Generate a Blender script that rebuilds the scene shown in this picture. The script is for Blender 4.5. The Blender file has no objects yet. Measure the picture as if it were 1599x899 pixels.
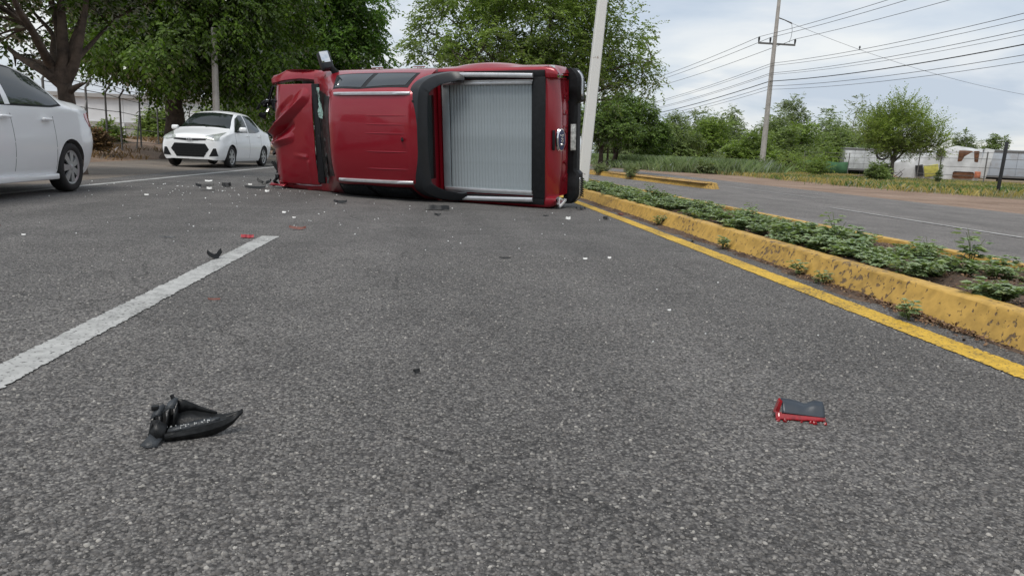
import bpy, bmesh, math, random
import numpy as np
from mathutils import Vector, Matrix
from mathutils.bvhtree import BVHTree
R_ = math.radians
scene = bpy.context.scene
col = scene.collection

# ------------------------------------------------------------------ camera, sky, sun, exposure
CAM_YAW, CAM_PITCH, CAM_ROLL, CAM_H = R_(6.790), R_(10.662), R_(2.5), 0.76
fw = Vector((math.sin(CAM_YAW)*math.cos(CAM_PITCH), math.cos(CAM_YAW)*math.cos(CAM_PITCH), -math.sin(CAM_PITCH)))
r0 = Vector((math.cos(CAM_YAW), -math.sin(CAM_YAW), 0)); u0 = r0.cross(fw)
rt = r0*math.cos(CAM_ROLL) + u0*math.sin(CAM_ROLL); up = -r0*math.sin(CAM_ROLL) + u0*math.cos(CAM_ROLL)
cd = bpy.data.cameras.new('camera'); cam = bpy.data.objects.new('camera', cd); col.objects.link(cam)
cd.sensor_width = 36; cd.lens = 1130/1599*36; cd.clip_start = 0.05; cd.clip_end = 3000
m3 = Matrix((rt, up, -fw)).transposed()
cam.matrix_world = Matrix.Translation((0, 0, CAM_H)) @ m3.to_4x4()
scene.camera = cam

SUN_EL, SUN_AZ = R_(62), R_(215)          # azimuth clockwise from +Y: behind the camera, to the left
world = bpy.data.worlds.new('World'); scene.world = world; world.use_nodes = True
nt = world.node_tree; nt.nodes.clear()
def wn(t, **k):
    n = nt.nodes.new(t)
    for a, b in k.items(): setattr(n, a, b)
    return n
out = wn('ShaderNodeOutputWorld'); bg = wn('ShaderNodeBackground'); bg.inputs['Strength'].default_value = 0.11
sky = wn('ShaderNodeTexSky', sky_type='NISHITA', sun_disc=False, sun_elevation=SUN_EL, sun_rotation=SUN_AZ, air_density=1.0, dust_density=2.0, ozone_density=1.0)
tc = wn('ShaderNodeTexCoord'); sx = wn('ShaderNodeSeparateXYZ'); nt.links.new(tc.outputs['Generated'], sx.inputs[0])
mz = wn('ShaderNodeMath', operation='MAXIMUM'); nt.links.new(sx.outputs['Z'], mz.inputs[0]); mz.inputs[1].default_value = 0.0
ad = wn('ShaderNodeMath', operation='ADD'); nt.links.new(mz.outputs[0], ad.inputs[0]); ad.inputs[1].default_value = 0.16
dx = wn('ShaderNodeMath', operation='DIVIDE'); nt.links.new(sx.outputs['X'], dx.inputs[0]); nt.links.new(ad.outputs[0], dx.inputs[1])
dy = wn('ShaderNodeMath', operation='DIVIDE'); nt.links.new(sx.outputs['Y'], dy.inputs[0]); nt.links.new(ad.outputs[0], dy.inputs[1])
cv = wn('ShaderNodeCombineXYZ'); nt.links.new(dx.outputs[0], cv.inputs[0]); nt.links.new(dy.outputs[0], cv.inputs[1])
n1 = wn('ShaderNodeTexNoise'); n1.inputs['Scale'].default_value = 1.05; n1.inputs['Detail'].default_value = 7; n1.inputs['Roughness'].default_value = 0.52; n1.inputs['Distortion'].default_value = 0.5
nt.links.new(cv.outputs[0], n1.inputs['Vector'])
rp = wn('ShaderNodeValToRGB'); nt.links.new(n1.outputs['Fac'], rp.inputs[0])
rp.color_ramp.elements[0].position = 0.36; rp.color_ramp.elements[0].color = (3.55, 4.05, 4.7, 1)
rp.color_ramp.elements[1].position = 0.66; rp.color_ramp.elements[1].color = (6.1, 6.1, 5.95, 1)
e = rp.color_ramp.elements.new(0.50); e.color = (4.55, 4.9, 5.3, 1)
n2 = wn('ShaderNodeTexNoise'); n2.inputs['Scale'].default_value = 0.5; n2.inputs['Detail'].default_value = 4
mp = wn('ShaderNodeMapping'); mp.inputs['Location'].default_value = (7.3, 2.1, 0); nt.links.new(cv.outputs[0], mp.inputs[0]); nt.links.new(mp.outputs[0], n2.inputs['Vector'])
cr2 = wn('ShaderNodeMapRange'); cr2.inputs[1].default_value = 0.42; cr2.inputs[2].default_value = 0.62; cr2.inputs[3].default_value = 0.80; cr2.inputs[4].default_value = 0.97
nt.links.new(n2.outputs['Fac'], cr2.inputs[0])
mx = wn('ShaderNodeMix', data_type='RGBA'); nt.links.new(cr2.outputs[0], mx.inputs[0]); nt.links.new(sky.outputs[0], mx.inputs[6]); nt.links.new(rp.outputs[0], mx.inputs[7])
nt.links.new(mx.outputs[2], bg.inputs[0]); nt.links.new(bg.outputs[0], out.inputs[0])

sd = bpy.data.lights.new('sun', 'SUN'); sd.energy = 1.5; sd.angle = R_(25); sd.color = (1.0, 0.96, 0.90)
sun = bpy.data.objects.new('sun', sd); col.objects.link(sun)
sdir = Vector((math.sin(SUN_AZ)*math.cos(SUN_EL), math.cos(SUN_AZ)*math.cos(SUN_EL), math.sin(SUN_EL)))
sun.rotation_euler = sdir.to_track_quat('Z', 'Y').to_euler(); sun.location = (0, 0, 40)
vs = scene.view_settings; vs.view_transform = 'Standard'; vs.look = 'None'; vs.gamma = 1; vs.use_curve_mapping = False
vs.exposure = 0.53
scene.render.engine = 'CYCLES'
cy_ = scene.cycles; cy_.max_bounces = 6; cy_.diffuse_bounces = 3; cy_.glossy_bounces = 3; cy_.transmission_bounces = 4; cy_.transparent_max_bounces = 4

# ------------------------------------------------------------------ helpers
rng = np.random.default_rng(7)
def tag(o, label=None, cat=None, group=None, kind=None):
    if label: o['label'] = label
    if cat: o['category'] = cat
    if group: o['group'] = group
    if kind: o['kind'] = kind
    return o
def empty(name, loc=(0, 0, 0), rot=(0, 0, 0), label=None, cat=None, group=None):
    o = bpy.data.objects.new(name, None); o.empty_display_size = 0.2; col.objects.link(o)
    o.location = loc; o.rotation_euler = rot
    return tag(o, label, cat, group)
def link(name, me, parent=None, mats=None):
    o = bpy.data.objects.new(name, me); col.objects.link(o)
    if parent: o.parent = parent
    if mats is not None:
        for m in (mats if isinstance(mats, (list, tuple)) else [mats]): me.materials.append(m)
    return o
def np_mesh(name, V, F, mi=None, smooth=False):
    """V (n,3), F (k,m) equal-sided faces"""
    me = bpy.data.meshes.new(name); V = np.asarray(V, np.float32); F = np.asarray(F, np.int32); k, m = F.shape
    me.vertices.add(len(V)); me.vertices.foreach_set('co', V.ravel())
    me.loops.add(k*m); me.loops.foreach_set('vertex_index', F.ravel())
    me.polygons.add(k); me.polygons.foreach_set('loop_start', np.arange(k, dtype=np.int32)*m)
    try: me.polygons.foreach_set('loop_total', np.full(k, m, np.int32))
    except Exception: pass
    if mi is not None: me.polygons.foreach_set('material_index', np.asarray(mi, np.int32))
    me.update(calc_edges=True)
    if smooth: me.polygons.foreach_set('use_smooth', np.ones(k, bool))
    return me
class MB:
    def __init__(s): s.v = []; s.f = []; s.m = []
    def add(s, V, F, m=0):
        o = len(s.v); s.v += [tuple(map(float, p)) for p in V]; s.f += [tuple(int(i)+o for i in q) for q in F]; s.m += [m]*len(F); return s
    def box(s, c, d, rot=None, m=0, bev=0.0, seg=2):
        bm = bmesh.new(); bmesh.ops.create_cube(bm, size=1.0)
        for v in bm.verts: v.co = Vector((v.co.x*d[0], v.co.y*d[1], v.co.z*d[2]))
        if bev: bmesh.ops.bevel(bm, geom=bm.edges[:], offset=bev, segments=seg, affect='EDGES', profile=0.5)
        M = (rot.to_4x4() if rot is not None else Matrix.Identity(4)); bm.verts.index_update()
        V = [(M @ v.co) + Vector(c) for v in bm.verts]; F = [[v.index for v in f.verts] for f in bm.faces]; bm.free()
        return s.add(V, F, m)
    def tube(s, path, rad, n=8, m=0, cap=True, flat=1.0):
        P = [Vector(p) for p in path]; rad = [rad]*len(P) if isinstance(rad, (int, float)) else rad
        V = []; F = []; T0 = (P[1]-P[0]).normalized(); a = Vector((0, 0, 1)) if abs(T0.z) < 0.9 else Vector((1, 0, 0)); N = T0.cross(a).normalized()
        for i, p in enumerate(P):
            T = (P[min(i+1, len(P)-1)] - P[max(i-1, 0)]).normalized(); N = (N - T*N.dot(T)).normalized(); B = T.cross(N)
            for j in range(n):
                t = 2*math.pi*j/n; V.append(p + N*math.cos(t)*rad[i] + B*math.sin(t)*rad[i]*flat)
        for i in range(len(P)-1):
            for j in range(n): F.append((i*n+j, i*n+(j+1) % n, (i+1)*n+(j+1) % n, (i+1)*n+j))
        if cap: F.append(tuple(range(n))[::-1]); F.append(tuple((len(P)-1)*n+j for j in range(n)))
        return s.add(V, F, m)
    def grid(s, G, m=0, flip=False, closev=False):
        G = np.asarray(G, float); n, k = G.shape[:2]; F = []
        for i in range(n-1):
            for j in range(k if closev else k-1):
                q = (i*k+j, (i+1)*k+j, (i+1)*k+(j+1) % k, i*k+(j+1) % k); F.append(q[::-1] if flip else q)
        return s.add(G.reshape(-1, 3), F, m)
    def prism(s, poly, axis, a, b, m=0):
        """poly of 2-D points extruded along axis from a to b"""
        n = len(poly)
        def P(p, t): return {'x': (t, p[0], p[1]), 'y': (p[0], t, p[1]), 'z': (p[0], p[1], t)}[axis]
        V = [P(p, a) for p in poly]+[P(p, b) for p in poly]
        F = [tuple(range(n))[::-1], tuple(range(n, 2*n))]+[(i, (i+1) % n, n+(i+1) % n, n+i) for i in range(n)]
        return s.add(V, F, m)
    def lathe(s, prof, n=24, axis='y', c=(0, 0, 0), m=0, close=False):
        V = []; F = []; k = len(prof)
        for i in range(n):
            t = 2*math.pi*i/n
            for (r, h) in prof:
                q = (r*math.cos(t), h, r*math.sin(t)) if axis == 'y' else ((h, r*math.cos(t), r*math.sin(t)) if axis == 'x' else (r*math.cos(t), r*math.sin(t), h))
                V.append((q[0]+c[0], q[1]+c[1], q[2]+c[2]))
        for i in range(n):
            for j in range(k if close else k-1): F.append((i*k+j, ((i+1) % n)*k+j, ((i+1) % n)*k+(j+1) % k, i*k+(j+1) % k))
        return s.add(V, F, m)
    def mesh(s, name, smooth=35, fix=True):
        me = bpy.data.meshes.new(name); me.from_pydata(s.v, [], s.f)
        if any(s.m): me.polygons.foreach_set('material_index', np.array(s.m, np.int32))
        if fix:
            bm = bmesh.new(); bm.from_mesh(me); bmesh.ops.remove_doubles(bm, verts=bm.verts, dist=1e-5); bmesh.ops.recalc_face_normals(bm, faces=bm.faces); bm.to_mesh(me); bm.free()
        me.update()
        if smooth:
            me.polygons.foreach_set('use_smooth', np.ones(len(me.polygons), bool)); me.set_sharp_from_angle(angle=R_(smooth))
        return me
    def build(s, name, mats, parent=None, smooth=35, fix=True):
        return link(name, s.mesh(name, smooth, fix), parent, mats)
def copy_tree(o, parent=None):
    c = o.copy(); col.objects.link(c); c.parent = parent
    for ch in list(o.children): copy_tree(ch, c)
    return c
def pchip(xs, ys, x):
    xs = np.asarray(xs, float); ys = np.asarray(ys, float); h = np.diff(xs); d = np.diff(ys)/h; m = np.zeros_like(ys)
    for i in range(1, len(xs)-1):
        if d[i-1]*d[i] > 0:
            w1, w2 = 2*h[i]+h[i-1], h[i]+2*h[i-1]; m[i] = (w1+w2)/(w1/d[i-1]+w2/d[i])
    m[0], m[-1] = d[0], d[-1]; x = np.clip(x, xs[0], xs[-1]); i = np.clip(np.searchsorted(xs, x)-1, 0, len(xs)-2)
    t = (x-xs[i])/h[i]; t2, t3 = t*t, t**3
    return (2*t3-3*t2+1)*ys[i]+(t3-2*t2+t)*h[i]*m[i]+(-2*t3+3*t2)*ys[i+1]+(t3-t2)*h[i]*m[i+1]
def crom(P, n):
    P = np.asarray(P, float); Q = np.vstack([2*P[0]-P[1], P, 2*P[-1]-P[-2]]); o = []
    for i in range(1, len(Q)-2):
        for t in np.linspace(0, 1, n, endpoint=False):
            o.append(0.5*((2*Q[i])+(-Q[i-1]+Q[i+1])*t+(2*Q[i-1]-5*Q[i]+4*Q[i+1]-Q[i+2])*t*t+(-Q[i-1]+3*Q[i]-3*Q[i+1]+Q[i+2])*t**3))
    o.append(P[-1]); return np.array(o)
def resample(P, n):
    P = np.asarray(P, float); s = np.r_[0, np.cumsum(np.linalg.norm(np.diff(P, axis=0), axis=1))]; t = np.linspace(0, s[-1], n)
    return np.stack([np.interp(t, s, P[:, k]) for k in range(P.shape[1])], 1)
def text_mesh(txt, size, depth, spacing=1.0):
    cu = bpy.data.curves.new('lettering', 'FONT'); cu.body = txt; cu.size = size; cu.extrude = depth; cu.align_x = 'CENTER'; cu.align_y = 'CENTER'; cu.space_character = spacing; cu.resolution_u = 3
    o = bpy.data.objects.new('lettering', cu); col.objects.link(o); dg = bpy.context.evaluated_depsgraph_get(); dg.update()
    me = bpy.data.meshes.new_from_object(o.evaluated_get(dg)); bpy.data.objects.remove(o); bpy.data.curves.remove(cu); return me

# ------------------------------------------------------------------ materials
def mat(name, color=(0.5, 0.5, 0.5), rough=0.5, metal=0.0, coat=0.0, var=0.0, vscale=8.0, bump=0.0, bscale=60.0, color2=None, spec=None, thresh=None, detail=5, alpha=None, trans=0.0):
    m = bpy.data.materials.new(name); m.use_nodes = True; t = m.node_tree; b = t.nodes['Principled BSDF']; L = t.links
    b.inputs['Base Color'].default_value = (*color, 1); b.inputs['Roughness'].default_value = rough; b.inputs['Metallic'].default_value = metal
    if coat: b.inputs['Coat Weight'].default_value = coat; b.inputs['Coat Roughness'].default_value = 0.04
    if spec is not None: b.inputs['Specular IOR Level'].default_value = spec
    if trans: b.inputs['Transmission Weight'].default_value = trans
    tcn = t.nodes.new('ShaderNodeTexCoord')
    if var or color2:
        n = t.nodes.new('ShaderNodeTexNoise'); n.inputs['Scale'].default_value = vscale; n.inputs['Detail'].default_value = detail; n.inputs['Roughness'].default_value = 0.6; L.new(tcn.outputs['Object'], n.inputs['Vector'])
        r = t.nodes.new('ShaderNodeValToRGB'); L.new(n.outputs['Fac'], r.inputs[0]); c2 = color2 if color2 else tuple(c*(1-var) for c in color); a, bb = thresh if thresh else (0.35, 0.65)
        r.color_ramp.elements[0].position = a; r.color_ramp.elements[0].color = (*c2, 1); r.color_ramp.elements[1].position = bb; r.color_ramp.elements[1].color = (*(color if color2 else tuple(min(1, c*(1+var*0.5)) for c in color)), 1)
        L.new(r.outputs[0], b.inputs['Base Color'])
    if bump:
        n = t.nodes.new('ShaderNodeTexNoise'); n.inputs['Scale'].default_value = bscale; n.inputs['Detail'].default_value = 4; L.new(tcn.outputs['Object'], n.inputs['Vector'])
        bp = t.nodes.new('ShaderNodeBump'); bp.inputs['Strength'].default_value = bump; bp.inputs['Distance'].default_value = 0.02; L.new(n.outputs['Fac'], bp.inputs['Height']); L.new(bp.outputs[0], b.inputs['Normal'])
    return m
def leaf_mat(name, c1, c2, trans=0.35, rough=0.5, c3=None, gloss=0.12):
    m = bpy.data.materials.new(name); m.use_nodes = True; t = m.node_tree; t.nodes.clear(); L = t.links
    o = t.nodes.new('ShaderNodeOutputMaterial'); g = t.nodes.new('ShaderNodeNewGeometry'); r = t.nodes.new('ShaderNodeValToRGB'); L.new(g.outputs['Random Per Island'], r.inputs[0])
    r.color_ramp.elements[0].color = (*c1, 1); r.color_ramp.elements[1].color = (*c2, 1)
    if c3: e = r.color_ramp.elements.new(0.96); e.color = (*c2, 1); r.color_ramp.elements[2].position = 1.0; r.color_ramp.elements[2].color = (*c3, 1)
    n = t.nodes.new('ShaderNodeTexNoise'); n.inputs['Scale'].default_value = 0.55; n.inputs['Detail'].default_value = 3; tcn = t.nodes.new('ShaderNodeTexCoord'); L.new(tcn.outputs['Object'], n.inputs['Vector'])
    mr = t.nodes.new('ShaderNodeMapRange'); mr.inputs[1].default_value = 0.3; mr.inputs[2].default_value = 0.7; mr.inputs[3].default_value = 0.65; mr.inputs[4].default_value = 1.35; L.new(n.outputs['Fac'], mr.inputs[0])
    vm = t.nodes.new('ShaderNodeVectorMath'); vm.operation = 'SCALE'; L.new(r.outputs[0], vm.inputs[0]); L.new(mr.outputs[0], vm.inputs['Scale'])
    d = t.nodes.new('ShaderNodeBsdfDiffuse'); tr = t.nodes.new('ShaderNodeBsdfTranslucent'); gl = t.nodes.new('ShaderNodeBsdfGlossy'); gl.inputs['Roughness'].default_value = rough
    L.new(vm.outputs[0], d.inputs[0]); tint = t.nodes.new('ShaderNodeMix'); tint.data_type = 'RGBA'; tint.blend_type = 'MULTIPLY'; tint.inputs[0].default_value = 1; L.new(vm.outputs[0], tint.inputs[6]); tint.inputs[7].default_value = (1.25, 1.35, 0.5, 1); L.new(tint.outputs[2], tr.inputs[0])
    a = t.nodes.new('ShaderNodeMixShader'); a.inputs[0].default_value = trans; L.new(d.outputs[0], a.inputs[1]); L.new(tr.outputs[0], a.inputs[2])
    lw = t.nodes.new('ShaderNodeFresnel'); lw.inputs[0].default_value = 1.35; gm = t.nodes.new('ShaderNodeMath'); gm.operation = 'MULTIPLY'; gm.inputs[1].default_value = gloss*4; L.new(lw.outputs[0], gm.inputs[0])
    b = t.nodes.new('ShaderNodeMixShader'); L.new(gm.outputs[0], b.inputs[0]); L.new(a.outputs[0], b.inputs[1]); L.new(gl.outputs[0], b.inputs[2]); L.new(b.outputs[0], o.inputs[0])
    return m
def N(t, ty, **k):
    n = t.nodes.new(ty)
    for a, b in k.items(): setattr(n, a, b)
    return n
def ramp(t, fac, stops):
    r = t.nodes.new('ShaderNodeValToRGB'); t.links.new(fac, r.inputs[0]); el = r.color_ramp.elements
    while len(el) < len(stops): el.new(0.5)
    for e_, (p, c) in zip(el, stops): e_.position = p; e_.color = (*c, 1) if len(c) == 3 else c
    return r.outputs[0]
def asphalt_mat(name, dark, mid, light, warm=(1, 1, 1), cell=120.0, bump=0.9, cracks=True):
    m = bpy.data.materials.new(name); m.use_nodes = True; t = m.node_tree; b = t.nodes['Principled BSDF']; L = t.links
    tcn = N(t, 'ShaderNodeTexCoord'); P = tcn.outputs['Object']
    v = N(t, 'ShaderNodeTexVoronoi', feature='F1'); v.inputs['Scale'].default_value = cell; v.inputs['Randomness'].default_value = 1; L.new(P, v.inputs['Vector'])
    v2 = N(t, 'ShaderNodeTexVoronoi', feature='F1'); v2.inputs['Scale'].default_value = cell*2.1; L.new(P, v2.inputs['Vector'])
    sp = N(t, 'ShaderNodeSeparateColor'); L.new(v.outputs['Color'], sp.inputs[0])
    c = ramp(t, sp.outputs[0], [(0.0, dark), (0.45, mid), (0.86, tuple(0.5*(a+b_) for a, b_ in zip(mid, light))), (1.0, light)])
    edge = N(t, 'ShaderNodeMapRange'); edge.inputs[1].default_value = 0.25; edge.inputs[2].default_value = 0.75; edge.inputs[3].default_value = 1.0; edge.inputs[4].default_value = 0.45; L.new(v.outputs['Distance'], edge.inputs[0])
    n = N(t, 'ShaderNodeTexNoise'); n.inputs['Scale'].default_value = 1.3; n.inputs['Detail'].default_value = 6; n.inputs['Roughness'].default_value = 0.65; L.new(P, n.inputs['Vector'])
    mr = N(t, 'ShaderNodeMapRange'); mr.inputs[1].default_value = 0.3; mr.inputs[2].default_value = 0.7; mr.inputs[3].default_value = 0.76; mr.inputs[4].default_value = 1.22; L.new(n.outputs['Fac'], mr.inputs[0])
    # long wear streaks along the road
    mpn = N(t, 'ShaderNodeMapping'); mpn.inputs['Scale'].default_value = (1.6, 0.05, 1); L.new(P, mpn.inputs[0]); n3 = N(t, 'ShaderNodeTexNoise'); n3.inputs['Scale'].default_value = 1.0; n3.inputs['Detail'].default_value = 3; L.new(mpn.outputs[0], n3.inputs['Vector'])
    mr3 = N(t, 'ShaderNodeMapRange'); mr3.inputs[1].default_value = 0.3; mr3.inputs[2].default_value = 0.7; mr3.inputs[3].default_value = 0.82; mr3.inputs[4].default_value = 1.15; L.new(n3.outputs['Fac'], mr3.inputs[0])
    a1 = N(t, 'ShaderNodeMath', operation='MULTIPLY'); L.new(edge.outputs[0], a1.inputs[0]); L.new(mr.outputs[0], a1.inputs[1])
    a2 = N(t, 'ShaderNodeMath', operation='MULTIPLY'); L.new(a1.outputs[0], a2.inputs[0]); L.new(mr3.outputs[0], a2.inputs[1]); fac = a2.outputs[0]
    if cracks:
        wp = N(t, 'ShaderNodeTexNoise'); wp.inputs['Scale'].default_value = 2.5; wp.inputs['Detail'].default_value = 6; L.new(P, wp.inputs['Vector'])
        wm = N(t, 'ShaderNodeMix', data_type='VECTOR'); wm.inputs[0].default_value = 0.22; L.new(P, wm.inputs[4]); L.new(wp.outputs['Color'], wm.inputs[5])
        vc = N(t, 'ShaderNodeTexVoronoi', feature='DISTANCE_TO_EDGE'); vc.inputs['Scale'].default_value = 0.55; L.new(wm.outputs[1], vc.inputs['Vector'])
        cm = N(t, 'ShaderNodeMapRange'); cm.inputs[1].default_value = 0.001; cm.inputs[2].default_value = 0.006; cm.inputs[3].default_value = 0.55; cm.inputs[4].default_value = 1.0; L.new(vc.outputs['Distance'], cm.inputs[0])
        nb = N(t, 'ShaderNodeTexNoise'); nb.inputs['Scale'].default_value = 0.9; nb.inputs['Detail'].default_value = 2; L.new(P, nb.inputs['Vector'])
        gt = N(t, 'ShaderNodeMapRange'); gt.inputs[1].default_value = 0.50; gt.inputs[2].default_value = 0.56; gt.inputs[3].default_value = 1.0; gt.inputs[4].default_value = 0.0; L.new(nb.outputs['Fac'], gt.inputs[0])
        mxx = N(t, 'ShaderNodeMath', operation='MAXIMUM'); L.new(cm.outputs[0], mxx.inputs[0]); L.new(gt.outputs[0], mxx.inputs[1])
        a3 = N(t, 'ShaderNodeMath', operation='MULTIPLY'); L.new(fac, a3.inputs[0]); L.new(mxx.outputs[0], a3.inputs[1]); fac = a3.outputs[0]
    s = N(t, 'ShaderNodeVectorMath', operation='SCALE'); L.new(c, s.inputs[0]); L.new(fac, s.inputs['Scale'])
    # sparse pale stones
    v3 = N(t, 'ShaderNodeTexVoronoi', feature='F1'); v3.inputs['Scale'].default_value = 42; L.new(P, v3.inputs['Vector'])
    lt = N(t, 'ShaderNodeMath', operation='LESS_THAN'); L.new(v3.outputs['Distance'], lt.inputs[0]); lt.inputs[1].default_value = 0.09
    mm = N(t, 'ShaderNodeMix', data_type='RGBA'); L.new(lt.outputs[0], mm.inputs[0]); L.new(s.outputs[0], mm.inputs[6]); mm.inputs[7].default_value = (*light, 1)
    ml = N(t, 'ShaderNodeMix', data_type='RGBA', blend_type='MULTIPLY'); ml.inputs[0].default_value = 1; L.new(mm.outputs[2], ml.inputs[6]); ml.inputs[7].default_value = (*warm, 1)
    L.new(ml.outputs[2], b.inputs['Base Color']); b.inputs['Roughness'].default_value = 0.82
    hs = N(t, 'ShaderNodeMath', operation='MULTIPLY_ADD'); L.new(v2.outputs['Distance'], hs.inputs[0]); hs.inputs[1].default_value = 0.4; L.new(v.outputs['Distance'], hs.inputs[2])
    bp = N(t, 'ShaderNodeBump', invert=True); bp.inputs['Strength'].default_value = bump; bp.inputs['Distance'].default_value = 0.006; L.new(hs.outputs[0], bp.inputs['Height']); L.new(bp.outputs[0], b.inputs['Normal'])
    return m
def paint_mat(name, paint, under, wear=0.42, wscale=40.0, soft=0.04, bump=0.4, cscale=1.6, spec=0.4):
    """worn paint: noise-shaped chips let the material below show"""
    m = bpy.data.materials.new(name); m.use_nodes = True; t = m.node_tree; b = t.nodes['Principled BSDF']; L = t.links
    tcn = N(t, 'ShaderNodeTexCoord'); P = tcn.outputs['Object']
    n = N(t, 'ShaderNodeTexNoise'); n.inputs['Scale'].default_value = wscale; n.inputs['Detail'].default_value = 5; n.inputs['Roughness'].default_value = 0.55; L.new(P, n.inputs['Vector'])
    n2 = N(t, 'ShaderNodeTexNoise'); n2.inputs['Scale'].default_value = cscale; n2.inputs['Detail'].default_value = 4; L.new(P, n2.inputs['Vector'])
    ma = N(t, 'ShaderNodeMath', operation='MULTIPLY_ADD'); L.new(n2.outputs['Fac'], ma.inputs[0]); ma.inputs[1].default_value = 0.35; L.new(n.outputs['Fac'], ma.inputs[2])
    mr = N(t, 'ShaderNodeMapRange'); mr.inputs[1].default_value = wear+0.175-soft; mr.inputs[2].default_value = wear+0.175+soft; L.new(ma.outputs[0], mr.inputs[0])
    pc = ramp(t, n2.outputs['Fac'], [(0.3, tuple(c*0.78 for c in paint)), (0.65, paint)])
    n5 = N(t, 'ShaderNodeTexNoise'); n5.inputs['Scale'].default_value = 14; n5.inputs['Detail'].default_value = 6; L.new(P, n5.inputs['Vector'])
    dm = N(t, 'ShaderNodeMapRange'); dm.inputs[1].default_value = 0.3; dm.inputs[2].default_value = 0.6; dm.inputs[3].default_value = 0.72; dm.inputs[4].default_value = 1.05; L.new(n5.outputs['Fac'], dm.inputs[0])
    sc_ = N(t, 'ShaderNodeVectorMath', operation='SCALE'); L.new(pc, sc_.inputs[0]); L.new(dm.outputs[0], sc_.inputs['Scale'])
    uc = ramp(t, n.outputs['Fac'], [(0.3, tuple(c*0.6 for c in under)), (0.55, under)])
    mm = N(t, 'ShaderNodeMix', data_type='RGBA'); L.new(mr.outputs[0], mm.inputs[0]); L.new(uc, mm.inputs[6]); L.new(sc_.outputs[0], mm.inputs[7]); L.new(mm.outputs[2], b.inputs['Base Color'])
    b.inputs['Roughness'].default_value = 0.65; b.inputs['Specular IOR Level'].default_value = spec
    h = N(t, 'ShaderNodeMath', operation='MULTIPLY_ADD'); L.new(mr.outputs[0], h.inputs[0]); h.inputs[1].default_value = 0.8; L.new(n5.outputs['Fac'], h.inputs[2])
    bp = N(t, 'ShaderNodeBump'); bp.inputs['Strength'].default_value = bump; bp.inputs['Distance'].default_value = 0.006; L.new(h.outputs[0], bp.inputs['Height']); L.new(bp.outputs[0], b.inputs['Normal'])
    return m
def dirt_mat(name, stops, scale=0.35, bump=0.6):
    m = bpy.data.materials.new(name); m.use_nodes = True; t = m.node_tree; b = t.nodes['Principled BSDF']; L = t.links
    tcn = N(t, 'ShaderNodeTexCoord'); P = tcn.outputs['Object']
    n = N(t, 'ShaderNodeTexNoise'); n.inputs['Scale'].default_value = scale; n.inputs['Detail'].default_value = 9; n.inputs['Roughness'].default_value = 0.65; L.new(P, n.inputs['Vector'])
    c = ramp(t, n.outputs['Fac'], stops); n2 = N(t, 'ShaderNodeTexNoise'); n2.inputs['Scale'].default_value = 35; n2.inputs['Detail'].default_value = 5; L.new(P, n2.inputs['Vector'])
    mr = N(t, 'ShaderNodeMapRange'); mr.inputs[1].default_value = 0.3; mr.inputs[2].default_value = 0.7; mr.inputs[3].default_value = 0.6; mr.inputs[4].default_value = 1.3; L.new(n2.outputs['Fac'], mr.inputs[0])
    s = N(t, 'ShaderNodeVectorMath', operation='SCALE'); L.new(c, s.inputs[0]); L.new(mr.outputs[0], s.inputs['Scale']); L.new(s.outputs[0], b.inputs['Base Color']); b.inputs['Roughness'].default_value = 0.95
    bp = N(t, 'ShaderNodeBump'); bp.inputs['Strength'].default_value = bump; bp.inputs['Distance'].default_value = 0.03; L.new(n2.outputs['Fac'], bp.inputs['Height']); L.new(bp.outputs[0], b.inputs['Normal'])
    return m
def island_mat(name, stops, rough=0.8):
    m = bpy.data.materials.new(name); m.use_nodes = True; t = m.node_tree; b = t.nodes['Principled BSDF']; g = N(t, 'ShaderNodeNewGeometry')
    t.links.new(ramp(t, g.outputs['Random Per Island'], stops), b.inputs['Base Color']); b.inputs['Roughness'].default_value = rough; return m

M = {}
M['asphalt'] = asphalt_mat('asphalt', (0.050, 0.047, 0.045), (0.142, 0.134, 0.129), (0.31, 0.295, 0.275))
M['asphalt_far'] = asphalt_mat('far asphalt', (0.10, 0.097, 0.096), (0.205, 0.195, 0.19), (0.38, 0.36, 0.34), warm=(1.03, 1, 0.97), cracks=False)
M['stone'] = island_mat('aggregate', [(0.0, (0.045, 0.043, 0.042)), (0.5, (0.132, 0.124, 0.118)), (0.88, (0.21, 0.199, 0.187)), (0.97, (0.31, 0.295, 0.27)), (1.0, (0.40, 0.38, 0.35))])
M['white_line'] = paint_mat('white road paint', (0.44, 0.44, 0.425), (0.14, 0.135, 0.13), wear=0.385, wscale=70)
M['yellow_line'] = paint_mat('yellow road paint', (0.64, 0.40, 0.04), (0.11, 0.085, 0.055), wear=0.415, wscale=75)
M['kerb_paint'] = paint_mat('yellow kerb paint', (0.55, 0.34, 0.08), (0.21, 0.14, 0.075), wear=0.384, wscale=30, soft=0.025, bump=0.7)
M['ground'] = dirt_mat('verge ground', [(0.30, (0.065, 0.085, 0.03)), (0.45, (0.13, 0.12, 0.055)), (0.56, (0.22, 0.15, 0.095)), (0.7, (0.28, 0.20, 0.13))], 0.10)
M['dirt'] = dirt_mat('brown dirt', [(0.3, (0.15, 0.095, 0.06)), (0.5, (0.25, 0.17, 0.12)), (0.7, (0.33, 0.24, 0.18))], 0.5)
M['soil'] = dirt_mat('median soil', [(0.3, (0.05, 0.032, 0.022)), (0.5, (0.10, 0.065, 0.045)), (0.7, (0.17, 0.115, 0.08))], 2.0, 1.0)
M['shoulder'] = dirt_mat('dusty shoulder', [(0.3, (0.12, 0.10, 0.085)), (0.5, (0.17, 0.145, 0.12)), (0.7, (0.22, 0.18, 0.145))], 0.6)
M['bark'] = mat('bark', (0.085, 0.06, 0.045), 0.9, var=0.5, vscale=6, bump=0.9, bscale=22)
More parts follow.
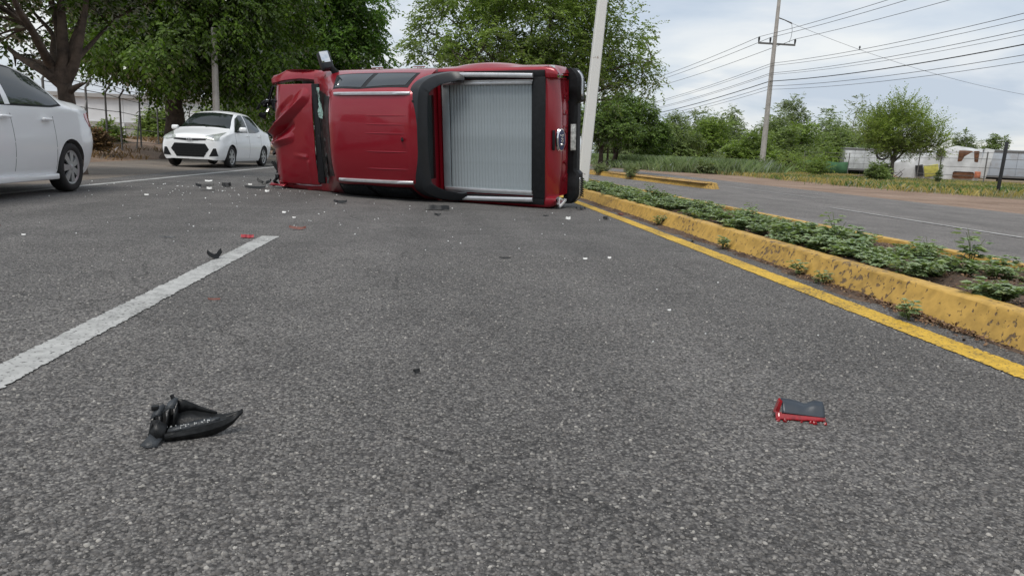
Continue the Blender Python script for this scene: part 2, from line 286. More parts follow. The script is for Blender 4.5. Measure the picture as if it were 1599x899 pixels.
M['bark_grey'] = mat('grey bark', (0.14, 0.115, 0.095), 0.9, var=0.45, vscale=6, bump=0.8, bscale=22)
M['concrete'] = mat('pole concrete', (0.42, 0.39, 0.36), 0.85, var=0.2, vscale=3, bump=0.2)
M['black_metal'] = mat('black metal', (0.02, 0.02, 0.022), 0.55)
M['galv'] = mat('galvanised steel', (0.16, 0.155, 0.15), 0.6, metal=0.3)
M['wire'] = mat('cable', (0.06, 0.06, 0.065), 0.7)
M['wire_black'] = mat('black cable', (0.015, 0.015, 0.017), 0.7)
# ------------------------------------------------------------------ ground, roads, markings, kerbs
def sheet(name, x0, x1, y0, y1, z, m, nx=1, ny=1, kind='structure', hfun=None, smooth=True):
    xs = np.linspace(x0, x1, nx+1); ys = np.linspace(y0, y1, ny+1); X, Y = np.meshgrid(xs, ys, indexing='ij'); Z = np.full_like(X, z)
    if hfun is not None: Z = Z + hfun(X, Y)
    V = np.stack([X, Y, Z], -1).reshape(-1, 3); k = ny+1; I, J = np.meshgrid(np.arange(nx), np.arange(ny), indexing='ij'); a = (I*k+J).ravel()
    o = link(name, np_mesh(name, V, np.stack([a, a+k, a+k+1, a+1], 1), smooth=smooth), None, m); return tag(o, kind=kind)
def vnoise(X, Y, s, seed=0):
    r = np.random.default_rng(seed); G = r.random((64, 64)); x = X*s+200; y = Y*s+200; i = np.floor(x).astype(int); j = np.floor(y).astype(int); u = x-i; v = y-j; u = u*u*(3-2*u); v = v*v*(3-2*v)
    g = lambda a, b: G[a % 64, b % 64]
    return (g(i, j)*(1-u)+g(i+1, j)*u)*(1-v)+(g(i, j+1)*(1-u)+g(i+1, j+1)*u)*v-0.5
sheet('ground', -1500, 1500, -1500, 1500, -0.03, M['ground'])
sheet('road', -5.6, 2.70, -40, 260, 0.0, M['asphalt'])
sheet('shoulder', -9.0, -5.55, -40, 200, -0.006, M['shoulder'])
sheet('opposite_road', 4.02, 11.4, -40, 260, -0.004, M['asphalt_far'])
sheet('dirt_shoulder', 11.2, 17.5, -20, 62, -0.012, M['dirt'], 20, 90, hfun=lambda X, Y: 0.012*vnoise(X, Y, 1.1, 3)*((X > 11.6)))
sheet('dirt_bank', -46, -8.9, 8, 90, -0.02, M['dirt'], 70, 110, hfun=lambda X, Y: np.clip((-X-9.4)*0.16, 0, 0.55)+0.16*vnoise(X, Y, 0.6, 5)*np.clip((-X-9)*0.5, 0, 1)+0.1*vnoise(X, Y, 2.2, 6)*np.clip((-X-9)*0.5, 0, 1))

def marking(name, pts, width, z, m, jag=0.0035, near=9.0):
    """painted stripe with ragged edges; pts = [(x,y)...] centre line"""
    P = np.array(pts, float); s = np.r_[0, np.cumsum(np.linalg.norm(np.diff(P, axis=0), axis=1))]; t = [0.0]
    while t[-1] < s[-1]: y = np.interp(t[-1], s, P[:, 1]); t.append(t[-1]+(0.006+0.0035*max(0, y-1) if y < near else 0.15))
    t[-1] = s[-1]; t = np.array(t); c = np.stack([np.interp(t, s, P[:, 0]), np.interp(t, s, P[:, 1])], 1); n = len(c)
    wob = np.convolve(rng.normal(0, 1, n+20), np.ones(7)/7, 'same')[:n]*jag*1.2; jl = rng.normal(0, jag, n)+wob; jr = rng.normal(0, jag, n)-wob
    V = np.concatenate([np.c_[c[:, 0]-width/2+jl, c[:, 1], np.full(n, z)], np.c_[c[:, 0]+width/2+jr, c[:, 1], np.full(n, z)]]); a = np.arange(n-1)
    return tag(link(name, np_mesh(name, V, np.stack([a, a+n, a+n+1, a+1], 1)), None, m), kind='structure')
M['faint_line'] = paint_mat('faded white road paint', (0.46, 0.45, 0.43), (0.16, 0.15, 0.145), wear=0.44, wscale=30)
marking('lane_line', [(-1.34, 1.0), (-1.27, 6.02)], 0.135, 0.004, M['white_line'])
marking('lane_line', [(-1.25, 15.5), (-1.20, 20.5)], 0.135, 0.004, M['white_line'])
marking('lane_line', [(-1.18, 30), (-1.15, 35)], 0.135, 0.004, M['white_line'])
marking('edge_line', [(-5.32, -5), (-5.10, 9), (-4.90, 14), (-4.60, 22), (-4.45, 40), (-4.4, 150)], 0.14, 0.004, M['white_line'], near=4)
marking('yellow_edge_line', [(2.30, -2), (2.31, 3), (2.36, 8.5), (2.40, 20), (2.40, 120)], 0.155, 0.004, M['yellow_line'])
marking('far_lane_line', [(7.0, 4.0), (7.30, 12.6)], 0.085, 0.004, M['faint_line'], near=2)
marking('far_lane_line', [(8.9, 16.0), (8.9, 21.0)], 0.085, 0.004, M['faint_line'], near=2)
marking('far_lane_line', [(8.9, 29.0), (8.9, 35.0)], 0.085, 0.004, M['faint_line'], near=2)

def kerb(name, path, prof, m, step=0.03, chip=0.0022, seed=1):
    """path [(x,y)], prof [(offset,z)] swept along it, edges knocked about"""
    r = np.random.default_rng(seed); P = np.array(path, float); s = np.r_[0, np.cumsum(np.linalg.norm(np.diff(P, axis=0), axis=1))]; n = int(s[-1]/step)+1; t = np.linspace(0, s[-1], n)
    c = np.stack([np.interp(t, s, P[:, 0]), np.interp(t, s, P[:, 1])], 1); T = np.gradient(c, axis=0); T /= np.linalg.norm(T, axis=1)[:, None]; Nn = np.c_[T[:, 1], -T[:, 0]]; k = len(prof); G = np.zeros((n, k, 3))
    low = np.convolve(r.normal(0, 1, n+60), np.hanning(45)/60, 'same')[:n]
    for j, (o, z) in enumerate(prof):
        d = np.convolve(r.normal(0, 1, n+8), np.ones(3)/2, 'same')[:n]*chip*(0.3 if j in (0, k-1) else 1)
        G[:, j, :2] = c+Nn*(o+d*0.7+low*0.004)[:, None]; G[:, j, 2] = z+(d*0.5+low*0.004 if z > 0.03 else 0)
    V = G.reshape(-1, 3); I, J = np.meshgrid(np.arange(n-1), np.arange(k-1), indexing='ij'); a = (I*k+J).ravel(); F = np.stack([a, a+1, a+k+1, a+k], 1)
    caps = []
    me = np_mesh(name, V, F, smooth=True); me.set_sharp_from_angle(angle=R_(24)); o = link(name, me, None, m)
    return tag(o, kind='structure')
KP = [(0.0, -0.03), (0.022, 0.02), (0.042, 0.06), (0.062, 0.10), (0.074, 0.130), (0.079, 0.142), (0.086, 0.149), (0.096, 0.1525), (0.13, 0.154), (0.175, 0.154), (0.188, 0.150), (0.193, 0.136), (0.195, 0.05)]
kerb('kerb', [(2.52, -3), (2.535, 1.5), (2.55, 2.7), (2.575, 3.5), (2.595, 4.9), (2.61, 6.7), (2.62, 9), (2.63, 20), (2.63, 48)], KP, M['kerb_paint'], seed=2)
kerb('kerb', [(4.17, 48), (4.16, 12), (4.20, 4), (4.22, -3)], KP, M['kerb_paint'], seed=3)
# island in the turning lane: closed loop kerb and soil
isl = [(7.40, 19.1), (7.0, 22.4), (6.3, 29.4), (5.9, 36), (5.7, 44), (6.5, 44.3), (6.8, 36), (7.3, 29.4), (7.9, 22.6), (8.05, 20), (7.85, 19.1), (7.60, 18.85), (7.42, 19.0), (7.40, 19.1)]
kerb('island_kerb', isl, [(-o, z) for o, z in KP][::-1] if False else KP, M['kerb_paint'], step=0.06, seed=4)
pi = np.array([p for p in isl[:-2]]); ctr = pi.mean(0)
mb = MB(); mb.add([(*(p+(ctr-p)*np.array([0.12, 0.01])), 0.135) for p in pi], [tuple(range(len(pi)))]); tag(mb.build('island_soil', M['dirt'], smooth=0), kind='structure')
sheet('median_soil', 2.70, 4.0, -3, 48, 0.115, M['soil'], 24, 700, hfun=lambda X, Y: 0.05*vnoise(X, Y, 3.0, 8)+0.03*vnoise(X, Y, 9.0, 9))
# dirt washed into the gutter between line and kerb
sheet('gutter_dirt', 2.455, 2.66, 1.6, 14, 0.0045, M['soil'], 8, 400, hfun=lambda X, Y: -0.014+0.020*(vnoise(X, Y, 2.5, 11)+0.35)+0.012*vnoise(X, Y, 12, 12)+np.clip((X-2.50)*0.12, -0.01, 0.02))

# loose and half-buried aggregate standing proud of the near asphalt
def aggregate(n):
    y = 1.0+4.4*rng.random(n)**1.55; x = (rng.random(n)*2-1); x = np.where(x < 0, x*(0.82*y+0.2), x*np.minimum(1.05*y+0.2, 2.24))
    on = (np.abs(x-(-1.335+0.0133*(y-1.4))) < 0.075) & (rng.random(n) < 0.85)
    x, y = x[~on], y[~on]; n = len(x)
    r = 0.0019+0.0048*rng.random(n)**2.3; th = rng.random(n)*6.28; el = 0.65+0.5*rng.random(n); hh = r*(0.25+0.40*rng.random(n)); k = 5
    V = np.zeros((n, 2*k, 3)); 
    for j in range(k):
        a = th+2*np.pi*j/k+rng.normal(0, 0.2, n); rr = r*(0.8+0.4*rng.random(n)); ca, sa = np.cos(a), np.sin(a)
        V[:, j] = np.stack([x+ca*rr, y+sa*rr*el, np.full(n, -0.001)], 1); q = 0.5+0.3*rng.random(n)
        V[:, k+j] = np.stack([x+ca*rr*q, y+sa*rr*q*el, hh*(0.75+0.5*rng.random(n))], 1)
    b = (np.arange(n)*2*k)[:, None]; F = [b+np.array([j, (j+1) % k, k+(j+1) % k, k+j])[None] for j in range(k)]; F.append(b+np.array([k, k+1, k+2, k+3])[None]); F.append(b+np.array([k, k+3, k+4, k+4])[None]) if False else None
    F = [f for f in F if f is not None]; tri = b+np.array([k, k+3, k+4])[None]
    V = V.reshape(-1, 3); F = np.concatenate(F); T = np.concatenate([F[:, [0, 1, 2]], F[:, [0, 2, 3]], tri])
    return np_mesh('asphalt_aggregate', V, T)
ag = link('asphalt_aggregate', aggregate(80000), None, M['stone'])
tag(ag, 'small grey and pale stones bound in the road surface', 'gravel', kind='stuff')

# ------------------------------------------------------------------ trees
def rand_unit(r, n):
    v = r.normal(0, 1, (n, 3)); return v/np.linalg.norm(v, axis=1)[:, None]
def leaves_mesh(name, P, D, Nn, L, Wd, r, fold=0.18):
    S = np.cross(D, Nn); S /= np.linalg.norm(S, axis=1)[:, None]+1e-9; U = np.cross(S, D)
    V = np.stack([P, P+D*(L*0.45)[:, None]+S*Wd[:, None]+U*(Wd*fold)[:, None], P+D*L[:, None]-U*(L*0.12)[:, None], P+D*(L*0.45)[:, None]-S*Wd[:, None]+U*(Wd*fold)[:, None]], 1).reshape(-1, 3)
    a = np.arange(len(P))*4; return np_mesh(name, V, np.stack([a, a+1, a+2, a+3], 1))
def crown_mesh(name, lobes, n_cl, n_spray, n_leaf, leaf, r, droop=0.35, cl_r=0.42, twig=0.35, shell=0.55):
    lob = np.array(lobes, float); vol = (lob[:, 3]*lob[:, 4]*lob[:, 5])**0.75; pick = r.choice(len(lob), n_cl, p=vol/vol.sum()); u = rand_unit(r, n_cl)
    rad = shell+(1-shell)*r.random(n_cl)**0.7; C = lob[pick, :3]+u*rad[:, None]*lob[pick, 3:6]
    sz = cl_r*(0.6+0.8*r.random(n_cl)); ns = np.maximum(2, (n_spray*(sz/cl_r)**1.5).astype(int)); ci = np.repeat(np.arange(n_cl), ns); m = len(ci)
    off = rand_unit(r, m)*(r.random(m)**0.5)[:, None]; off[:, 2] *= 0.65; S0 = C[ci]+off*sz[ci][:, None]
    ctr = lob[pick, :3][ci]; d = (S0-ctr); d /= np.linalg.norm(d, axis=1)[:, None]+1e-6; d = d*0.6+rand_unit(r, m)*0.65+off*0.5; d[:, 2] -= droop*(0.4+r.random(m)); d /= np.linalg.norm(d, axis=1)[:, None]
    tl = twig*(0.6+0.8*r.random(m)); si = np.repeat(np.arange(m), n_leaf); t = np.tile(np.linspace(0.08, 1, n_leaf), m)
    P = S0[si]+d[si]*(tl[si]*t)[:, None]; P[:, 2] -= droop*0.5*tl[si]*t*t
    k = len(P); side = np.cross(d[si], np.array([0, 0, 1.0])); side /= np.linalg.norm(side, axis=1)[:, None]+1e-6; sg = np.where(np.arange(k) % 2 == 0, 1, -1)[:, None]
    D = d[si]*0.55+side*sg*0.8+rand_unit(r, k)*0.35; D[:, 2] -= droop*0.5; D /= np.linalg.norm(D, axis=1)[:, None]
    Nn = np.array([0, 0, 1.0])+rand_unit(r, k)*0.75; L = leaf*(0.6+0.8*r.random(k)); return leaves_mesh(name, P, D, Nn, L, L*0.27, r), C
def branch_path(a, b, r, n=6, sag=0.0, wob=0.12):
    a, b = np.array(a, float), np.array(b, float); L = np.linalg.norm(b-a); mid = a*0.5+b*0.5+np.array([0, 0, L*0.12])+r.normal(0, wob*L*0.5, 3); t = np.linspace(0, 1, n)[:, None]
    return (1-t)**2*a+2*t*(1-t)*mid+t*t*b
def tree(label, base, trunk, lobes, lm, bm, seed, r0=0.3, n_cl=220, n_spray=10, n_leaf=8, leaf=0.13, droop=0.35, cl_r=0.45, twig=0.35, limbs=10, twigs=60, extra=(), group=None, shell=0.55, name='tree'):
    r = np.random.default_rng(seed); root = empty(name, base, label=label, cat='tree', group=group); me, C = crown_mesh('crown', lobes, n_cl, n_spray, n_leaf, leaf, r, droop, cl_r, twig, shell)
    link('crown', me, root, lm); mb = MB(); tp = crom(trunk, 4); k = len(tp); rr = [r0*(1.25-0.55*(i/(k-1))**0.6) if i > 1 else r0*(1.45-0.1*i) for i in range(k)]; mb.tube(tp, rr, 12, cap=False)
    mb.build('trunk', bm, root, smooth=80, fix=False); fork = np.array(trunk[-1], float); lb = MB(); ends = []
    for ex, er in extra:
        p = crom(ex, 4); lb.tube(p, [er*(1-0.75*i/(len(p)-1)) for i in range(len(p))], 8, cap=False); ends.append(np.array(ex[-1], float)); ends.append(np.array(ex[len(ex)//2], float))
    lob = np.array(lobes, float); order = r.permutation(len(lob))
    for i in range(limbs):
        L_ = lob[order[i % len(lob)]]; e = L_[:3]+r.normal(0, 0.25, 3)*L_[3:6]; s = np.array(trunk[-1-(i % 2)], float) if i % 3 else fork; p = branch_path(s, e, r, 8); rb = r0*0.45*(0.7+0.5*r.random()); lb.tube(p, [rb*(1-0.8*j/7) for j in range(8)], 7, cap=False); ends += [p[4], p[6], p[7]]
    if ends:
        E = np.array(ends)
        for i in r.permutation(len(C))[:twigs]:
            c = C[i]; s = E[np.argmin(np.linalg.norm(E-c, axis=1))]; p = branch_path(s, c, r, 5, wob=0.1); lb.tube(p, [0.035*(1-0.7*j/4)*min(1, r0/0.25+0.3) for j in range(5)], 4, cap=False)
    if lb.v: lb.build('limbs', bm, root, smooth=80, fix=False)
    return root
M['leaf_dark'] = leaf_mat('dark leaves', (0.042, 0.083, 0.010), (0.122, 0.198, 0.022), 0.45)
M['leaf_mid'] = leaf_mat('mid green leaves', (0.115, 0.175, 0.030), (0.255, 0.35, 0.078), 0.48, c3=(0.36, 0.44, 0.10))
M['leaf_fresh'] = leaf_mat('fresh green leaves', (0.055, 0.125, 0.016), (0.155, 0.275, 0.036), 0.48, c3=(0.26, 0.40, 0.06))
M['leaf_olive'] = leaf_mat('olive leaves', (0.13, 0.185, 0.062), (0.25, 0.32, 0.11), 0.45)
M['leaf_grey'] = leaf_mat('grey green leaves', (0.155, 0.20, 0.10), (0.265, 0.32, 0.16), 0.45)
M['leaf_light'] = leaf_mat('light green leaves', (0.16, 0.23, 0.045), (0.31, 0.38, 0.095), 0.48, c3=(0.42, 0.46, 0.14))
M['weed'] = leaf_mat('weed leaves', (0.19, 0.285, 0.135), (0.38, 0.46, 0.24), 0.36, c3=(0.40, 0.45, 0.18), gloss=0.10)

tree('wide roadside tree with several forking dark limbs behind the nearest white car', (-6.65, 14.5, -0.02), [(0.05, 0, 0), (0.03, 0, 0.6), (0.02, 0, 1.15), (0.0, 0, 1.5), (-0.04, 0, 1.80)],
     [(-0.5, 0.3, 3.75, 1.5, 1.3, 0.9), (0.12, 0.8, 4.2, 1.6, 1.4, 1.0), (0.95, 1.2, 4.1, 1.1, 1.05, 0.9), (-0.35, -1.0, 2.42, 0.45, 0.4, 0.30), (-1.34, 2.0, 3.05, 0.75, 0.66, 0.55), (0.30, 1.6, 3.2, 0.5, 0.5, 0.4), (-0.84, -1.0, 3.2, 0.9, 0.8, 0.7), (-1.5, 1.2, 2.15, 0.5, 0.4, 0.28), (-1.8, 0.4, 3.2, 0.9, 0.9, 0.7)],
     M['leaf_dark'], M['bark'], 11, r0=0.165, n_cl=250, n_spray=10, n_leaf=8, leaf=0.105, droop=0.25, cl_r=0.24, twig=0.26, limbs=5, twigs=120, shell=0.3,
     extra=[([(-0.05, 0, 1.70), (-0.23, 0, 1.97), (-0.12, -0.5, 2.19), (-0.03, -1.0, 2.47), (0.03, -1.5, 2.74), (0.19, -2, 3.2)], 0.105), ([(-0.06, 0, 1.62), (-0.34, 0, 1.84), (-0.83, 0.4, 2.03), (-1.3, 0.8, 2.26), (-1.9, 1.2, 2.7)], 0.10),
            ([(-0.04, 0, 1.7), (0, 0, 2.17), (0.02, 0, 2.71), (0.03, 0, 3.14), (0.11, 0, 3.9)], 0.13), ([(0.0, 0, 1.66), (0.18, 0, 1.99), (0.30, 0, 2.43), (0.42, 0, 2.92), (0.55, 0, 3.7)], 0.115), ([(-0.05, 0, 1.75), (-0.4, 0.5, 2.2), (-0.52, 0.8, 2.56), (-0.92, 1.2, 2.89), (-1.4, 1.5, 3.3)], 0.075), ([(0.05, 0, 1.5), (0.30, -0.2, 1.60), (0.46, -0.25, 1.66)], 0.07)])
tree('huge dense dark green tree with thick trunk behind the white hatch-nosed car', (-8.94, 27, 0), [(0, 0, -0.1), (0.0, 0, 0.5), (0.1, 0, 1.28), (0.05, 0, 2.14), (0.04, 0, 3.0)],
     [(0.15, 0, 4.5, 2.8, 2.5, 1.9), (-0.98, -2, 3.75, 1.2, 1.05, 0.9), (-2.52, 1, 4.68, 1.3, 1.2, 1.3), (0.32, -3, 3.35, 1.3, 1.17, 0.55), (2.07, -0.9, 3.24, 1.74, 1.3, 1.16), (2.69, -1, 4.06, 1.5, 1.3, 1.44), (0.82, 0, 6.2, 3.2, 2.8, 1.6), (-1.6, 1, 6.5, 2.5, 2.2, 1.4), (0.45, -2, 2.75, 0.5, 0.6, 0.4), (2.3, 1, 3.2, 1.1, 1.0, 0.55), (-2.3, 0, 3.6, 0.7, 0.65, 0.4), (3.13, 1, 5.8, 1.7, 1.5, 1.6), (1.5, -1.5, 5.0, 2.0, 1.6, 1.6), (0, 1.5, 3.6, 2.2, 1.6, 1.0)],
     M['leaf_dark'], M['bark'], 12, r0=0.36, n_cl=900, n_spray=13, n_leaf=9, leaf=0.15, droop=0.75, cl_r=0.42, twig=0.48, limbs=10, twigs=90)
tree('tall green tree standing beyond the crushed front of the red pickup', (-6.57, 36, 0), [(0, 0, -0.1), (0.05, 0, 1.2), (0.1, 0, 2.6), (0.2, 0, 3.6)],
     [(0.52, 0, 6.62, 2.88, 2.59, 2.01), (2.54, 0, 6.46, 1.75, 1.58, 1.6), (-0.25, -2, 4.89, 1.9, 1.71, 1.63), (1.8, -1, 5.01, 1.99, 1.79, 1.14), (3.13, 0, 5.21, 1.33, 1.19, 0.83), (-1.76, 1, 4.03, 1.48, 1.33, 1.18), (0.53, 0, 8.2, 3.2, 2.9, 1.5), (3.6, -1, 6.95, 0.91, 0.82, 0.8), (0.06, 0, 4.0, 1.8, 1.57, 1.0), (3.95, 0, 4.9, 0.53, 0.48, 0.42), (-1.2, 0, 2.6, 1.5, 1.3, 0.8), (0.8, 0.5, 2.9, 1.6, 1.3, 0.8), (-2.6, 1, 5.6, 1.5, 1.5, 1.5)],
     M['leaf_fresh'], M['bark'], 13, r0=0.30, n_cl=760, n_spray=12, n_leaf=8, leaf=0.17, droop=0.5, cl_r=0.46, twig=0.45, limbs=10, twigs=70)
tree('broad leafy tree in the median directly behind the red pickup', (4.43, 31, 0.1), [(0, 0, -0.1), (0.05, 0, 0.8), (-0.05, 0, 1.7), (0.0, 0, 2.6)],
     [(-0.41, 0, 6.03, 2.91, 2.62, 1.59), (-3.81, 0, 5.7, 1.42, 1.28, 1.2), (-4.31, -1, 4.72, 0.95, 0.9, 0.62), (-2.29, -1, 4.66, 2.04, 1.84, 1.02), (1.5, 0, 5.39, 2.16, 1.94, 1.62), (3.19, 0, 4.59, 1.37, 1.24, 1.24), (3.6, 1, 5.9, 1.2, 1.14, 1.1), (4.35, 0, 4.35, 0.85, 0.8, 0.55), (2.5, 1, 4.0, 1.45, 1.4, 1.1), (0.05, 0, 7.5, 3.5, 3.09, 1.4), (-3.07, 0, 7.0, 1.9, 1.63, 1.1), (3.27, 0, 3.3, 0.5, 0.6, 0.7), (-1.02, 1, 4.4, 3.0, 2.72, 0.9), (-4.95, 0, 4.5, 0.57, 0.51, 0.35), (0.86, -1, 3.97, 1.57, 1.42, 0.95), (4.9, 0.2, 4.2, 0.4, 0.4, 0.25), (5.0, 0.3, 3.75, 0.45, 0.4, 0.3)],
     M['leaf_mid'], M['bark_grey'], 14, r0=0.20, n_cl=880, n_spray=9, n_leaf=8, leaf=0.14, droop=0.3, cl_r=0.38, twig=0.46, limbs=14, twigs=180, shell=0.5,
     extra=[([(0, 0, 2.4), (1.2, 0.1, 3.4), (2.6, 0.1, 4.0), (3.9, 0, 4.5), (4.8, 0, 4.6)], 0.09), ([(0, 0, 2.4), (-1.4, -0.2, 3.6), (-3.0, -0.5, 4.6), (-4.6, -0.4, 5.2)], 0.09)])
M['leaf_deep'] = leaf_mat('deep green leaves', (0.075, 0.13, 0.030), (0.185, 0.275, 0.062), 0.45)
tree('low dark tree with twin trunks right behind the leaning white post', (11.24, 48, 0), [(0, 0, -0.1), (0.05, 0, 0.6), (0, 0, 1.2)], [(0.18, 0, 3.2, 1.6, 1.5, 1.1), (-0.4, 0, 2.5, 1.4, 1.3, 0.7), (0.65, -1, 2.5, 1.4, 1.2, 0.7), (-0.9, 0.5, 3.0, 1.2, 1.2, 0.9)], M['leaf_deep'], M['bark'], 21, r0=0.17, n_cl=260, n_spray=10, n_leaf=8, leaf=0.17, cl_r=0.40, limbs=6, twigs=20, extra=[([(0.5, 0.2, -0.1), (0.55, 0.2, 0.7), (0.5, 0.1, 1.6)], 0.13)])
tree('rounded dark green tree hanging over the grass beyond the leaning post', (13.17, 52, 0), [(0, 0, -0.1), (0.1, 0, 0.6), (0.3, 0, 1.4)], [(1.06, 0, 3.45, 2.1, 1.9, 1.3), (1.85, 0, 2.6, 2.13, 1.92, 0.9), (0.29, 0, 4.31, 1.4, 1.26, 0.85), (0.92, -1, 2.3, 1.86, 1.67, 0.6), (2.4, 0, 4.3, 0.6, 0.6, 0.6), (3.2, 0.3, 1.9, 1.1, 1.0, 0.8)], M['leaf_deep'], M['bark'], 22, r0=0.2, n_cl=380, n_spray=11, n_leaf=8, leaf=0.18, cl_r=0.42, limbs=7, twigs=25)
tree('small bushy tree at the left end of the far treeline', (20.37, 62, 0), [(0, 0, -0.1), (0, 0, 0.6), (0, 0, 1.2)], [(-0.17, 0, 2.5, 1.7, 1.54, 1.2), (1.3, 0, 2.02, 1.72, 1.55, 1.1), (-1.55, 0, 1.8, 1.7, 1.53, 1.0), (0.2, -0.5, 1.0, 2.2, 1.5, 0.8)], M['leaf_olive'], M['bark'], 23, r0=0.15, n_cl=260, n_spray=9, n_leaf=7, leaf=0.22, cl_r=0.45, limbs=5, twigs=10)
ft_ = tree('feathery light green tree growing in front of the white trailers', (27.35, 41, 0), [(0, 0, -0.1), (0.05, 0, 0.6), (0.02, 0, 1.2), (0.1, 0, 1.9)], [(0.1, 0, 3.2, 1.6, 1.6, 1.2), (-1.2, 0, 2.55, 1.2, 1.2, 0.75), (-1.9, 0.2, 3.3, 0.7, 0.7, 0.5), (2.1, 0, 2.75, 1.45, 1.3, 0.75), (2.5, 0, 3.6, 0.7, 0.7, 0.5), (1.3, 0, 3.7, 0.9, 0.9, 0.7), (-0.7, 0, 4.0, 0.8, 0.8, 0.6), (3.3, 0.1, 2.6, 0.5, 0.5, 0.35), (0.35, 0, 4.4, 1.0, 1.0, 0.6), (2.75, 0, 2.5, 0.8, 0.8, 0.6), (-1.14, 1, 3.2, 1.1, 1.1, 1.1), (0.9, 0, 2.2, 1.3, 1.2, 0.3), (0.1, 0, 5.0, 0.5, 0.5, 0.45), (1.5, 0, 4.35, 0.55, 0.5, 0.5), (-0.1, 0.5, 2.0, 0.6, 0.6, 0.3)],
     M['leaf_light'], M['bark_grey'], 24, r0=0.15, n_cl=440, n_spray=6, n_leaf=13, leaf=0.13, droop=-0.35, cl_r=0.26, twig=0.85, limbs=14, twigs=140, shell=0.25)
ft_.scale = (0.84, 0.84, 0.88)
# far treeline: each tree its own thing
FT = [  # px-free world list: x, y, height, radius, kind, words
 (25.0, 74, 4.6, 2.6, 'leaf_olive', 'first of the far treeline, right of the sky gap'), (29.5, 80, 5.8, 2.9, 'leaf_grey', 'pale crowned tree standing left of the concrete power pole'), (34.5, 84, 6.4, 2.8, 'leaf_grey', 'thin topped tree behind the foot of the concrete power pole'),
 (37.0, 76, 4.9, 3.0, 'leaf_olive', 'rounded tree just right of the concrete power pole'), (43.5, 86, 8.3, 3.0, 'leaf_grey', 'tallest tree of the far line, right of the power pole'), (47.5, 84, 6.6, 2.8, 'leaf_olive', 'dense tree between the tallest far tree and the feathery one'),
 (53.0, 88, 8.3, 3.0, 'leaf_grey', 'tall pale tree showing left of the feathery light tree'), (33.0, 66, 3.4, 2.6, 'leaf_olive', 'low bushy tree in front of the far treeline'), (42.0, 72, 4.2, 2.8, 'leaf_olive', 'low wide tree left of the white trailer'),
 (49.0, 76, 5.0, 2.8, 'leaf_deep', 'dark tree above the left end of the white trailer'), (68.0, 88, 5.2, 2.5, 'leaf_grey', 'small far tree above the overturned white wreck'), (76.0, 92, 5.0, 2.6, 'leaf_olive', 'far tree showing over the roof of the grey trailer'), (89.0, 92, 8.2, 2.6, 'leaf_deep', 'dark tree at the right edge behind the grey trailer'),
 (31.0, 77, 5.0, 3.2, 'leaf_olive', 'broad olive tree filling the treeline left of the power pole'), (40.5, 82, 6.2, 3.2, 'leaf_grey', 'grey green tree filling the treeline right of the power pole'), (46.0, 79, 6.0, 3.2, 'leaf_olive', 'olive tree under the tallest far tree'), (36.0, 69, 4.0, 3.0, 'leaf_mid', 'bushy green tree at the foot of the treeline right of the pole'), (51.0, 81, 6.8, 3.2, 'leaf_grey', 'grey tree just left of the feathery light tree'), (27.0, 69, 4.1, 2.8, 'leaf_mid', 'fresh green tree at the foot of the treeline left of the pole'),
 (28.0, 62, 2.9, 2.0, 'leaf_mid', 'low green thicket beside the grassy road bend'), (23.5, 92, 3.8, 2.4, 'leaf_grey', 'farthest small tree in the gap of the treeline')]
for i, (x, y, hgt, rad, lm, words) in enumerate(FT):
    hgt *= 1.12
    r = np.random.default_rng(100+i); lo = []
    for j in range(8):
        a = r.random()*6.28; q = r.random(); zz = hgt*(0.22+0.66*q); sp = rad*(1.05-0.65*q); lo.append((math.cos(a)*sp*0.6, math.sin(a)*sp*0.6, zz, sp*0.62, sp*0.6, hgt*0.16))
    lo.append((0, 0, hgt*0.86, rad*0.35, rad*0.35, hgt*0.13)); lo.append((0, 0, hgt*0.2, rad*1.15, rad*0.9, hgt*0.2)); lo.append((rad*0.5, 0, hgt*0.42, rad*0.9, rad*0.8, hgt*0.22)); lo.append((-rad*0.5, 0, hgt*0.42, rad*0.9, rad*0.8, hgt*0.22))
    tree(words, (x, y, 0), [(0, 0, -0.1), (0.1, 0, hgt*0.2), (0, 0.1, hgt*0.4)], lo, M[lm], M['bark_grey'], 200+i, r0=0.18, n_cl=250, n_spray=9, n_leaf=7, leaf=0.24, cl_r=0.6, twig=0.5, droop=0.15, limbs=7, twigs=14, shell=0.35, group='trees of the far treeline', name='distant_tree')
# trees beyond the fence on the left
for i, (x, y, hgt, rad, words) in enumerate([(-17.2, 50, 2.3, 1.0, 'small green tree before the white warehouse wall'), (-9.5, 52, 5.0, 3.0, 'dark tree behind the parked white sedan on the left'), (-11.5, 44, 2.6, 1.8, 'low bush by the fence behind the white sedan'), (-5.5, 60, 6.0, 3.0, 'dark tree farther along the left roadside behind the pickup'), (-19.6, 58, 2.0, 1.3, 'round bush in front of the warehouse')]):
    r = np.random.default_rng(300+i); lo = [(r.normal(0, rad*0.3), r.normal(0, rad*0.3), hgt*(0.4+0.45*r.random()), rad*0.6, rad*0.6, hgt*0.2) for _ in range(7)]+[(0, 0, hgt*0.3, rad, rad, hgt*0.25)]
    tree(words, (x, y, 0.1), [(0, 0, -0.2), (0.1, 0, hgt*0.2), (0, 0.1, hgt*0.45)], lo, M['leaf_dark' if i in (1, 3) else 'leaf_mid'], M['bark'], 320+i, r0=0.16, n_cl=190, n_spray=9, n_leaf=7, leaf=0.2, cl_r=0.45, twig=0.45, droop=0.3, limbs=6, twigs=14, shell=0.4, name='tree')

